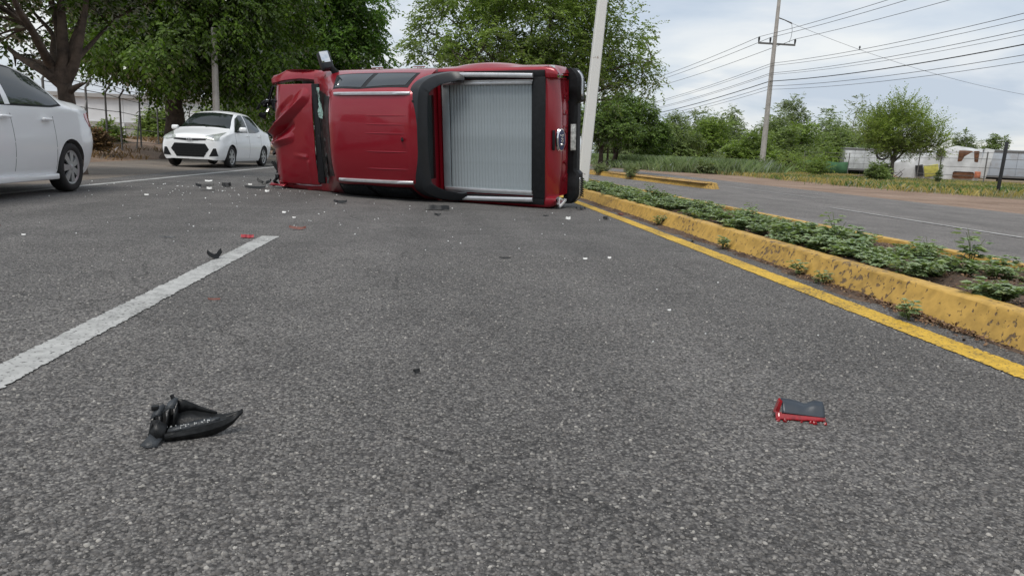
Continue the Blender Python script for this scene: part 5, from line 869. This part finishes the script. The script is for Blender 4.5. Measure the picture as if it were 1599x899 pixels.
# trailers and wreck
M['tr_white'] = mat('weathered white trailer', (0.60, 0.61, 0.62), 0.6, var=0.25, vscale=1.2); M['tr_grey'] = mat('weathered blue grey trailer', (0.40, 0.44, 0.49), 0.55, var=0.25, vscale=0.8, color2=(0.30, 0.28, 0.27), thresh=(0.25, 0.5)); M['rust'] = mat('rust', (0.16, 0.07, 0.035), 0.9, var=0.5, vscale=4)
def trailer(loc, rz, L, H, m, label, npan):
    e = empty('box_trailer', loc, (0, 0, R_(rz)), label, 'trailer'); w = L/npan
    for i in range(npan): b = MB(); b.box((-L/2+w*(i+0.5), -1.2, 0.55+(H-0.55)/2), (w-0.025, 0.06, H-0.75), bev=0.01); b.build('side_panel', m, e)
    b = MB(); b.box((0, 0, 0.55+(H-0.55)/2), (L-0.1, 2.36, H-0.7)); b.build('body', m, e); b = MB(); b.box((0, -1.22, H-0.08), (L, 0.08, 0.16)); b.box((0, -1.22, 0.56), (L, 0.08, 0.14)); b.build('rail', M['galv'], e); b = MB(); b.box((0, 0, 0.40), (L*0.9, 0.9, 0.16)); b.build('chassis', M['black_metal'], e)
    b = MB(); b.box((0, 0, H+0.01), (L, 2.44, 0.05)); b.build('roof', m, e)
    for x in (L*0.32, L*0.40): wheel(e, (x, -0.95, 0.42), 0.42, 0.25, M['rim'], M['tyre'], -1, 5, seg=20)
    b = MB(); b.box((-L*0.3, -0.8, 0.2), (0.12, 0.12, 0.5)); b.build('landing_leg', M['black_metal'], e)
    return e
trailer((45.3, 69, -0.1), -16, 8.5, 2.62, M['tr_white'], 'white box trailer partly hidden behind the feathery tree', 9)
trailer((53.0, 57.5, -0.15), -26, 13.5, 2.80, M['tr_grey'], 'long blue grey trailer at the right edge beyond the grass', 14)
wr = empty('wrecked_truck', (34.6, 46.5, -0.05), (0, 0, R_(-35)), 'overturned battered white truck cab with a wheel in the air', 'wrecked truck')
b = MB(); G = []
for x in np.linspace(-3.2, 2.2, 12):
    t = (x+3.2)/5.4; hh = 1.15+1.25*min(1, t*1.4)-0.25*max(0, t-0.8)*3; dn = 0.06*math.sin(x*3.1); G.append([(x, -1.1+dn, 0.15), (x, -1.15+dn, hh*0.5), (x, -1.05+dn*2, hh*0.92), (x, -0.85, hh+dn), (x, 0.8, hh-dn), (x, 1.1, hh*0.9), (x, 1.1, 0.15)])
b.grid(G); b.f += [tuple(range(7)), tuple(len(b.v)-7+j for j in range(7))]; b.m += [0, 0]; b.build('body', M['tr_white'], wr, smooth=30)
b = MB(); b.box((1.45, -1.10, 1.78), (1.15, 0.1, 0.72), bev=0.03); b.build('window', M['rust'], wr); b = MB(); b.box((2.45, -1.0, 1.35), (0.55, 0.3, 1.9), rot=Matrix.Rotation(R_(8), 3, 'Y'), bev=0.05); b.build('door', M['tr_white'], wr)
b = MB(); b.box((-0.55, -1.20, 0.75), (0.85, 0.08, 0.75), rot=Matrix.Rotation(R_(-12), 3, 'Y'), bev=0.02); b.build('yellow_panel', mat('faded yellow', (0.50, 0.46, 0.10), 0.7, var=0.3, vscale=5), wr); b = MB(); b.box((-1.25, -1.19, 0.72), (0.45, 0.06, 0.75), rot=Matrix.Rotation(R_(-12), 3, 'Y')); b.build('opening', M['black_metal'], wr)
wheel(wr, (-0.15, -1.25, 1.95), 0.26, 0.2, M['rim'], M['tyre'], -1, 5, seg=20); wheel(wr, (-3.6, -1.15, 1.75), 0.45, 0.28, M['rim'], M['tyre'], -1, 5, seg=20)
b = MB(); b.tube([(-3.6, -1.0, 1.75), (-3.4, 0.9, 1.7)], 0.08, 8); b.build('axle', M['rust'], wr)
b = MB(); b.box((1.3, -1.22, 0.55), (1.2, 0.06, 0.45), bev=0.1); b.build('wheel_opening', M['rust'], wr); b = MB(); b.box((2.1, -1.24, 0.62), (0.35, 0.08, 0.40), bev=0.04); b.build('lamp_cluster', mat('faded orange', (0.5, 0.16, 0.08), 0.6, var=0.3, vscale=6), wr)
# yard fence with green screen
yf = empty('yard_fence', (0, 0, 0), label='wire yard fence with green screening left of the white trailer', cat='fence')
YF = [(33.5, 63), (36.0, 60), (34.5, 52), (32.6, 46), (31.2, 42), (31.8, 39), (32.8, 36.5)]
for x, y in YF: b = MB(); b.tube([(x, y, -0.1), (x, y, 1.9)], 0.035, 6); b.build('fence_post', M['galv'], yf)
M['screen'] = mat('green screen mesh', (0.05, 0.13, 0.06), 0.9, var=0.3, vscale=2)
b = MB(); G = [[(x, y, z+0.05*math.sin(x*3+z*5)) for z in (0.05, 0.6, 1.1)] for x, y in resample(np.array(YF[:2], float), 12)]; b.grid(G); o = b.build('screen', M['screen'], yf); s_ = o.modifiers.new('thickness', 'SOLIDIFY'); s_.thickness = 0.02
for k, z in enumerate((0.5, 1.0, 1.5, 1.85)): b = MB(); b.tube([(x, y, z) for x, y in YF], 0.012, 4, cap=False); b.build('strand', M['galv'], yf)
# dirt heap by the wreck
b = MB(); G = []
for i, t in enumerate(np.linspace(0, 6.283, 22)):
    G.append([(30.3+q*1.5*math.cos(t)*(1+0.1*math.sin(3*t)), 46.0+q*1.2*math.sin(t), 0.75*(1-q)**1.3*(1+0.1*math.sin(5*t))-0.03) for q in np.linspace(0, 1, 7)])
b.grid(G); tag(b.build('dirt_heap', M['dirt'], smooth=60), kind='structure')
# fallen branches by the far verge
for i, (x, y, lab) in enumerate([(19.0, 47.5, 'dead fallen branch lying at the verge left of the power pole'), (26.5, 41.0, 'pale dead branch lying in the scrub right of the power pole')]):
    r = np.random.default_rng(500+i); b = MB(); b.tube(crom([(x-1.6, y, 0.15), (x-0.4, y+0.1, 0.28), (x+0.9, y, 0.16), (x+1.8, y-0.1, 0.05)], 4), [0.07-0.004*j for j in range(13)], 6)
    for j in range(5): q = r.uniform(-1.2, 1.4); b.tube([(x+q, y, 0.2), (x+q+r.normal(0, 0.3), y-0.2, 0.45), (x+q+r.normal(0, 0.5), y-0.2, 0.5+r.random()*0.3)], [0.03, 0.02, 0.008], 5)
    tag(b.build('fallen_branch', M['bark_grey'], smooth=60, fix=False), lab, 'branch')
# ------------------------------------------------------------------ weeds in the median and gutter
def weed_mesh(seed, h, n_st, n_lf, leaf, spread):
    r = np.random.default_rng(seed); P = []; D = []; Nn = []; L = []; stems = MB()
    for s in range(n_st):
        a = r.random()*6.28; tip = np.array([math.cos(a)*spread*r.uniform(0.2, 1), math.sin(a)*spread*r.uniform(0.2, 1), h*r.uniform(0.5, 1.0)]); mid = tip*np.array([0.35, 0.35, 0.6]); pts = [np.array([0, 0, -0.02]), mid, tip]; stems.tube(crom(pts, 3), [0.004-0.0004*i for i in range(7)], 4, cap=False); path = crom(pts, 6)
        for k in range(n_lf):
            t = 0.25+0.75*(k+r.random()*0.5)/n_lf; p = path[min(int(t*(len(path)-1)), len(path)-1)]; ph = k*2.4+r.normal(0, 0.3)
            base = np.array([math.cos(ph), math.sin(ph), 0.25+0.3*r.random()]); base /= np.linalg.norm(base); pe = p+base*leaf*0.5; sz = leaf*r.uniform(0.7, 1.25)
            side = np.cross(base, [0, 0, 1.0]); side /= np.linalg.norm(side)+1e-9
            for lobe in (-0.95, -0.42, 0, 0.42, 0.95):         # palmate leaf: five lobes
                d = base*math.cos(lobe)+side*math.sin(lobe); d = d+np.array([0, 0, -0.25]); d /= np.linalg.norm(d); P.append(pe); D.append(d); Nn.append(np.array([0, 0, 1.0])+base*0.3+r.normal(0, 0.18, 3)); L.append(sz*(1.0-0.25*abs(lobe)))
    me = leaves_mesh('weed', np.array(P), np.array(D), np.array(Nn), np.array(L), np.array(L)*0.30, r, 0.12); me.materials.append(M['weed']); sm = stems.mesh('weed_stems', 80, False); sm.materials.append(M['stem']); return me, sm
M['stem'] = mat('weed stems', (0.13, 0.16, 0.06), 0.8)
WM = [weed_mesh(600+i, [0.12, 0.15, 0.10, 0.17, 0.13, 0.19][i], [9, 10, 8, 11, 10, 9][i], 6, [0.066, 0.072, 0.055, 0.072, 0.06, 0.075][i], [0.18, 0.22, 0.16, 0.22, 0.2, 0.2][i]) for i in range(6)]
TALL = weed_mesh(620, 0.36, 5, 8, 0.075, 0.10); TINY = weed_mesh(621, 0.075, 4, 4, 0.032, 0.05); MEDW = weed_mesh(622, 0.11, 6, 5, 0.045, 0.08)
def put_weed(pair, loc, sc, rz, label, group=None):
    e = empty('weed', loc, (0, 0, rz), label, 'weed', group); e.scale = (sc, sc, sc); a = link('foliage', pair[0], e); c = link('stems', pair[1], e); return e
r = np.random.default_rng(650); cnt = 0; ylist = []
while cnt < 298:
    y = 2.2+20*r.random()**1.6; x = 2.83+0.97*r.random()**1.3; den = 0.75+vnoise(np.array(x), np.array(y), 1.1, 31)*1.5
    if 3.5 < y < 4.5 and x < 3.35: den *= 0.6
    if x > 3.55: den *= 0.75
    if r.random() > den+0.15: continue
    k = int(r.integers(0, 6)); put_weed(WM[k], (x, y, 0.105), r.uniform(0.65, 1.05)*(0.8 if x > 3.5 else 1.0), r.random()*6.28, '%s green weed %s in the %s stretch of the median' % (['compact', 'leafy', 'tiny leaved', 'spreading', 'dense', 'taller'][k], 'against the near yellow kerb' if x < 3.15 else ('close to the far kerb' if x > 3.6 else 'in mid bed'), 'nearest' if y < 4.5 else ('middle' if y < 9 else 'far')), 'weeds covering the median strip'); cnt += 1
for (x, y, sc, pair, lab) in [(3.12, 5.25, 1.0, TALL, 'tallest single weed rising above the median ground cover'), (3.55, 4.35, 0.95, TALL, 'upright leafy weed at the right edge of the median bed'), (3.30, 4.42, 0.72, TALL, 'slim young weed left of the upright one at the median edge'), (3.35, 7.2, 0.8, TALL, 'taller weed in the middle of the median bed'), (3.3, 10.6, 0.95, TALL, 'tall weed clump in the median nearest the leaning post')]:
    put_weed(pair, (x, y, 0.10), sc, 1.0+x, lab)
for (x, y, sc, pair, lab) in [(2.50, 3.36, 0.85, MEDW, 'largest little weed sprouting at the kerb foot in the leaf litter'), (2.56, 4.38, 0.7, MEDW, 'small weed at the kerb foot below the tallest median weed'), (2.56, 4.72, 0.85, MEDW, 'small weed at the kerb foot just beyond another'), (2.56, 6.05, 0.95, MEDW, 'small weed growing up the kerb face midway along'), (2.60, 8.0, 1.0, MEDW, 'farthest weed growing against the yellow kerb face'), (2.52, 4.40, 0.5, TINY, 'tiny sprout in the gutter dirt')]:
    put_weed(pair, (x-(0.05 if y < 4 else 0.0), y, 0.006), sc, y, lab)
# dead leaves and litter on the soil and in the gutter
M['litter'] = island_mat('dry leaf litter', [(0.0, (0.055, 0.03, 0.018)), (0.5, (0.16, 0.085, 0.045)), (0.85, (0.26, 0.16, 0.085)), (1.0, (0.42, 0.30, 0.17))])
def litter(n, x, y, z, name, label, seed, s=0.022):
    q = np.random.default_rng(seed); k = len(x); D = rand_unit(q, k)*np.array([1, 1, 0.3]); D /= np.linalg.norm(D, axis=1)[:, None]; Nn = np.array([0, 0, 1.0])+rand_unit(q, k)*0.5; L = s*(0.4+1.0*q.random(k)); return tag(link(name, leaves_mesh(name, np.c_[x, y, z], D, Nn, L, L*0.28, q, 0.3), None, M['litter']), label, 'leaf litter', kind='stuff')
q = np.random.default_rng(66); n = 9000; y = 2.0+14*q.random(n)**1.4; x = 2.82+1.1*q.random(n); litter(n, x, y, 0.115+0.05*vnoise(x, y, 3.0, 8)+0.03*vnoise(x, y, 9.0, 9)+0.006+0.008*q.random(n), 'leaf_litter', 'brown dead leaves lying on the median soil', 67)
y = np.r_[3.35+q.normal(0, 0.22, 900), 4.3+q.normal(0, 0.5, 500), 2+9*q.random(700)]; x = np.interp(y, [1.5, 2.7, 3.5, 4.9, 9], [2.535, 2.555, 2.58, 2.60, 2.625])-np.abs(q.normal(0, 0.045, len(y))); litter(0, x, y, 0.008+0.014*q.random(len(y)), 'gutter_litter', 'dry leaves and twigs gathered along the kerb foot', 68, 0.02)

# ------------------------------------------------------------------ crash debris
M['deb_black'] = mat('broken black plastic', (0.016, 0.017, 0.018), 0.38, spec=0.25, var=0.4, vscale=60, bump=0.1, bscale=150)
M['deb_grey'] = mat('scuffed dark grey plastic', (0.045, 0.050, 0.056), 0.40, spec=0.35, var=0.35, vscale=45, bump=0.2, bscale=150)
M['deb_slate'] = mat('slate grey plastic', (0.040, 0.050, 0.064), 0.32, var=0.15, vscale=30)
M['deb_white'] = mat('white paint chip', (0.72, 0.72, 0.70), 0.5)
M['deb_red'] = mat('red lens fragment', (0.33, 0.008, 0.014), 0.15, 0, 0.8, var=0.4, vscale=60)
M['deb_rust'] = mat('reddish brown fragment', (0.16, 0.045, 0.03), 0.6, var=0.3, vscale=60)
M['crumb'] = mat('glass crumbs', (0.75, 0.76, 0.75), 0.25)
# --- big black broken bracket, left foreground
fr = empty('broken_bracket', (-0.592, 1.845, 0.0), (0, 0, R_(8)), 'jagged black plastic car bracket with raised wing lying in the left foreground', 'debris')
fr.scale = (0.9, 0.9, 0.95)
def sheet_part(name, G, m, parent, th=0.003, smooth=30):
    b = MB(); b.grid(np.array(G)/100.0); o = b.build(name, m, parent, smooth=smooth); s = o.modifiers.new('thickness', 'SOLIDIFY'); s.thickness = th; s.offset = 0; return o
wing = []
for x, yf_, zf_, ym, zm_, yb, zb_ in [(-7.0, -3.4, 1.0, -0.5, 2.6, 3.0, 5.2), (-4.0, -2.6, 0.9, 0.2, 2.6, 3.6, 6.2), (-1.0, -1.9, 0.8, 0.8, 2.9, 4.2, 6.4), (2.0, -1.2, 0.8, 1.2, 3.3, 4.2, 5.6), (5.0, -0.4, 0.9, 1.5, 3.8, 4.0, 5.0), (8.0, 0.6, 1.8, 1.9, 4.0, 3.6, 4.9), (10.5, 1.4, 3.4, 2.2, 4.6, 3.2, 5.5), (13.2, 2.2, 6.2, 2.4, 6.3, 2.6, 6.4)]:
    zt_ = zm_-0.3+0.25*max(0, x)/5; wing.append([(x, yf_, max(0.2, zf_-0.5)), (x+0.1, yf_-0.35, zf_*0.45+zt_*0.5), (x, yf_+0.1, zt_), (x, ym, zm_), (x-0.1, (ym+yb)/2, (zm_+zb_)/2-0.3), (x-0.2, yb, zb_)])
sheet_part('wing', wing, M['deb_black'], fr, 0.004)
sheet_part('inner_tray', [[(x, a+0.2, c+0.65), (x+0.3, (a+b_)/2+0.1, (c+d_)/2+0.75), (x+0.4, b_+0.1, d_+0.45)] for x, a, c, b_, d_ in [(-6.6, -2.6, 1.9, -0.6, 2.9), (-3.5, -1.7, 2.0, 0.6, 3.1), (-0.5, -1.0, 2.1, 1.4, 3.6), (2.4, -0.2, 2.3, 1.9, 3.9), (5.0, 0.6, 2.8, 2.0, 4.1), (6.6, 1.2, 3.4, 2.0, 4.2)]], M['deb_grey'], fr)
sheet_part('back_flange', [[(-4.4, 3.2, 6.0), (-4.6, 3.4, 10.2)], [(-2.5, 3.8, 6.2), (-2.6, 4.0, 9.4)], [(0, 4.2, 6.2), (0, 4.4, 8.0)], [(3, 4.2, 5.4), (3, 4.3, 6.6)], [(6, 3.9, 5.0), (6, 4.0, 5.6)]], M['deb_black'], fr)
for k, (x, y, z) in enumerate([(-10.2, 0.6, 5.6), (-8.3, 0.9, 6.2), (-6.4, 1.6, 7.0), (-4.6, 2.4, 7.6)]):
    sheet_part('cell_wall', [[(x-0.6, y-3.2, z-4.0), (x-0.2, y-3.0, z-0.6)], [(x, y, z-4.6), (x, y, z+0.6)], [(x+0.6, y+2.6, z-3.4), (x+0.3, y+2.6, z+1.8)]], M['deb_black'], fr, 0.0025)
sheet_part('housing_lid', [[(-10.8, -1.6, 6.2), (-10.0, 1.4, 8.2)], [(-9.2, -1.2, 7.0), (-8.0, 1.8, 9.2)], [(-8.4, -0.9, 6.6), (-7.4, 2.0, 8.6)]], M['deb_grey'], fr, 0.003)
sheet_part('housing_lid', [[(-7.6, -0.4, 7.6), (-6.6, 2.4, 9.6)], [(-6.0, -0.2, 8.6), (-5.0, 2.8, 10.6)], [(-4.8, 0.2, 8.2), (-4.2, 3.0, 10.2)]], M['deb_grey'], fr, 0.003)
sheet_part('housing_front', [[(-11.4, -3.0, 1.6), (-11.0, -2.4, 3.4), (-10.6, -1.6, 6.0)], [(-9.0, -4.0, 0.9), (-9.0, -3.2, 3.2), (-8.8, -1.6, 6.0)], [(-6.8, -3.8, 0.9), (-6.8, -2.9, 2.6), (-6.6, -1.4, 4.4)]], M['deb_black'], fr, 0.003)
sheet_part('foot_tab', [[(-12.6, -6.6, 0.9), (-11.4, -4.4, 2.0), (-10.8, -3.0, 2.6)], [(-10.4, -7.2, 0.25), (-9.6, -5.0, 0.9), (-9.0, -3.6, 1.6)], [(-8.4, -6.8, 0.25), (-8.0, -5.0, 0.8), (-7.4, -3.8, 1.4)]], M['deb_grey'], fr, 0.003)
b = MB(); b.box((-0.100, 0.012, 0.084), (0.018, 0.018, 0.014), bev=0.003); b.build('clip', M['deb_black'], fr); b = MB(); b.tube([(-0.055, 0.030, 0.100), (-0.060, 0.034, 0.112)], 0.006, 6); b.build('peg', M['deb_black'], fr)
crm = MB()
for i in range(26): u = rng.random(); crm.box((-0.062+0.11*u+rng.normal(0, 0.010), -0.016+0.03*u+rng.normal(0, 0.009), 0.033+0.008*u+0.002), [0.0015+0.002*rng.random() for _ in range(3)], rot=Matrix.Rotation(rng.random()*3, 3, 'Z'))
tag(crm.build('glass_dust', M['crumb'], fr, smooth=0), kind='stuff')
# --- tail-lamp fragment, right foreground
tl = empty('tail_lamp_fragment', (1.13, 1.975, 0.0), (0, 0, R_(-13)), 'broken red lamp lens with a slate grey plastic plate on top, right foreground', 'debris')
tl.scale = (1.03, 1.45, 1.25)
G = []
for t in np.linspace(0, 1, 12): x = -7.2+14.2*t; w = 1.0-0.35*t; G.append([(x, -1.9*w+0.25*math.sin(23*t), 0.10+0.12*math.sin(17*t)**2), (x, -1.75*w, 0.55), (x, -1.35*w, 1.15), (x, -0.8, 1.75-0.5*t), (x, 0.8, 1.45-0.4*t), (x, 1.9, 0.6)])
b = MB(); b.grid(np.array(G)/100); o = b.build('lens', M['deb_red'], tl, smooth=40); s_ = o.modifiers.new('thickness', 'SOLIDIFY'); s_.thickness = 0.004
for i in range(9):
    b = MB(); x = -0.07+0.142*rng.random(); s_ = 0.6+0.8*rng.random(); b.prism([(x-0.003*s_, 0.001), (x+0.004*s_, 0.001), (x+0.002+rng.normal(0, .002), 0.006*s_)], 'y', -0.024-0.006*rng.random(), -0.020); b.build('lens_splinter', M['deb_red'], tl, smooth=0)
b = MB(); b.prism([(-0.072, 0.012), (-0.060, 0.010), (-0.053, 0.043), (-0.058, 0.046), (-0.062, 0.042)], 'y', -0.002, 0.012); b.build('lens_upright', M['deb_red'], tl, smooth=0)
G = []
for t in np.linspace(0, 1, 16):
    x = -5.4+12.2*t; top = 4.6-0.35*math.sin(t*math.pi*1.0)*1.0-0.55*math.exp(-((t-0.55)/0.13)**2)+0.25*math.exp(-((t-0.78)/0.1)**2)-1.1*max(0, t-0.88)*6*max(0, t-0.88)*10*0.1; bot = 1.5-0.55*t
    G.append([(x, -1.0+0.2*t, bot), (x, -1.15+0.2*t, bot+0.35), (x+0.05, -0.8+0.2*t, bot+0.9), (x+0.10, 0.2, bot+0.9+(top-bot-0.9)*0.5), (x+0.15-0.35*max(0, t-0.85)*6, 1.3, top-0.15*t)])
b = MB(); b.grid(np.array(G)/100); o = b.build('cover_plate', M['deb_slate'], tl, smooth=40); s_ = o.modifiers.new('thickness', 'SOLIDIFY'); s_.thickness = 0.0035
# --- smaller pieces
def shard(label, x, y, L, W_, T, m, rz, seed, lift=0.0, bend=0.3, name='debris_shard', group=None):
    r = np.random.default_rng(seed); n = 7; G = []
    for i in range(n):
        t = i/(n-1); w = W_*(0.35+0.75*math.sin(math.pi*(0.12+0.76*t)))*r.uniform(0.7, 1.2)/2; z = lift+bend*0.5*L*(t-0.5)**2*2+r.uniform(0, 0.15)*T; xx = L*(t-0.5); k = r.normal(0, W_*0.12); G.append([(xx, -w+k, z), (xx+r.normal(0, L*0.02), k*0.5, z+T), (xx, w+k, z+T*0.2), (xx, k, z-0.0)])
    b = MB(); b.grid(G, closev=True); b.f += [(0, 1, 2, 3), tuple(len(b.v)-4+j for j in range(4))]; b.m += [0, 0]; o = b.build(name, M[m], smooth=25); o.location = (x, y, 0.004); o.rotation_euler = (0, 0, rz); return tag(o, label, 'debris', group)
SH = [('black rectangular grille piece with torn edge lying below the pickup bed', 0.10, 9.13, 0.30, 0.10, 0.05, 'deb_black', 0.1, 0.004, 0.0),
 ('tiny black plastic lump alone in the middle foreground', -0.03, 2.40, 0.022, 0.014, 0.012, 'deb_black', 0.5, 0, 0.2),
 ('thin reddish brown stick just right of the white lane line', -1.01, 3.52, 0.055, 0.012, 0.008, 'deb_rust', 0.05, 0, 0.1),
 ('curled black strip lying on the white lane line', -1.36, 4.78, 0.10, 0.035, 0.03, 'deb_black', 0.9, 0.0, 1.2),
 ('bright red lens fragment near the far end of the white lane line', -1.42, 5.88, 0.10, 0.05, 0.022, 'deb_red', 0.1, 0, 0.05),
 ('dark red hooked splinter between lane line and pickup', -1.15, 6.55, 0.15, 0.03, 0.02, 'deb_rust', -0.1, 0, 0.3),
 ('small black scrap lying just in front of the pickup cab', -1.15, 9.65, 0.17, 0.09, 0.03, 'deb_black', 0.2, 0, 0.4),
 ('long flat black strip left of the crushed bonnet', -2.78, 12.1, 0.32, 0.10, 0.03, 'deb_black', -0.1, 0, 0.1),
 ('bent black stick nearest to the torn bumper corner', -2.9, 13.3, 0.30, 0.08, 0.05, 'deb_black', -0.5, 0, 0.8),
 ('black blade of plastic farther left of the crushed bonnet', -3.5, 11.9, 0.26, 0.07, 0.04, 'deb_black', 0.1, 0, 0.3),
 ('small black chunk beside a white chip left of the pickup', -3.25, 12.2, 0.14, 0.10, 0.06, 'deb_black', 0.6, 0, 0.3),
 ('thin black sliver below the black blade left of the pickup', -3.25, 11.1, 0.26, 0.03, 0.015, 'deb_black', 0.05, 0, 0.05),
 ('grey sliver on the left lane beside the lane line end', -1.98, 5.75, 0.12, 0.02, 0.01, 'deb_grey', 0, 0, 0.05),
 ('small black lump at the gutter beyond the white chip right of the pickup', 2.12, 8.55, 0.07, 0.05, 0.035, 'deb_black', 0.4, 0, 0.2),
 ('flat black scrap by the rear corner of the pickup', 2.10, 9.95, 0.14, 0.06, 0.03, 'deb_black', 0.1, 0, 0.3),
 ('small black scrap below the grille piece', 0.10, 8.35, 0.075, 0.05, 0.02, 'deb_black', -0.3, 0, 0.3),
 ('thin curved black sliver in the middle of the lane', 0.55, 5.13, 0.085, 0.014, 0.008, 'deb_black', 0.05, 0, 0.1),
 ('dark flat sliver right of centre before the pickup tail', 1.42, 8.75, 0.07, 0.03, 0.01, 'deb_black', 0.0, 0, 0.05),
 ('large white plastic chip before the pickup tail', 1.62, 8.35, 0.075, 0.055, 0.04, 'deb_white', 0.3, 0, 0.4),
 ('white chip left of its twin right of the lane middle', 1.15, 5.18, 0.042, 0.022, 0.014, 'deb_white', 0.1, 0, 0.3),
 ('white chip right of its twin right of the lane middle', 1.35, 5.25, 0.034, 0.022, 0.018, 'deb_white', -0.3, 0, 0.3),
 ('pale flake nearest us right of the lane middle', 1.22, 3.47, 0.028, 0.018, 0.008, 'deb_white', 0.3, 0, 0.2),
 ('white chip left of the crushed bonnet, nearest the torn corner', -2.42, 11.3, 0.09, 0.06, 0.035, 'deb_white', -0.3, 0, 0.3),
 ('white chip under the black blade left of the pickup', -3.30, 11.45, 0.10, 0.06, 0.04, 'deb_white', 0.2, 0, 0.3),
 ('broad white chip farthest left of the pickup debris', -3.9, 13.5, 0.16, 0.09, 0.03, 'deb_white', 0.1, 0, 0.2),
 ('white chip level with the black blade, to its right', -3.05, 12.9, 0.085, 0.06, 0.03, 'deb_white', 0.2, 0, 0.2),
 ('white flake in front of the crushed bonnet', -1.55, 8.05, 0.055, 0.04, 0.02, 'deb_white', -0.4, 0, 0.2),
 ('smaller white flake beside the one in front of the bonnet', -1.36, 7.55, 0.045, 0.022, 0.012, 'deb_white', -0.2, 0, 0.2),
 ('white chip on the left lane behind the passing car', -3.62, 9.85, 0.07, 0.05, 0.02, 'deb_white', 0.1, 0, 0.2),
 ('orange brown stick at the left edge of the frame', -3.42, 6.15, 0.09, 0.02, 0.012, 'deb_rust', -0.2, 0, 0.1),
 ('single white flake on the empty left lane', -2.95, 5.65, 0.035, 0.025, 0.012, 'deb_white', 0.1, 0, 0.2),
 ('pale curved sliver lying against the gutter dirt by the kerb', 2.47, 6.55, 0.16, 0.025, 0.015, 'deb_grey', 1.2, 0, 0.1),
 ('orange scrap in the gutter by the pickup tail', 2.50, 9.3, 0.10, 0.06, 0.02, 'deb_rust', 0.9, 0, 0.2)]
for i, (lab, x, y, L, W_, T, m, rz, lift, bend) in enumerate(SH): k = 0.75 if m == 'deb_white' else 1.0; shard(lab, x, y, L*k, W_*k, T*k, m, rz, 700+i, lift, bend)
# scattered glass crumbs, far too many to count
n = 210; q = np.random.default_rng(81); cx = np.r_[q.normal(-3.2, 0.9, 120), q.normal(-1.4, 1.2, 40), q.uniform(-4.8, 2.2, 50)]; cy = np.r_[q.normal(12.0, 1.3, 120), q.normal(8.0, 1.4, 40), q.uniform(2.5, 11, 50)]; b = MB()
for x, y in zip(cx, cy): s = q.uniform(0.004, 0.014)*(0.5+y/18); b.box((x, y, 0.004+s*0.3), (s, s*q.uniform(0.6, 1), s*0.7), rot=Matrix.Rotation(q.random()*3, 3, 'Z') @ Matrix.Rotation(q.random(), 3, 'X'))
tag(b.build('glass_crumbs', M['crumb'], smooth=0, fix=False), 'tiny white crumbs of glass and paint strewn over the road', 'debris', kind='stuff')
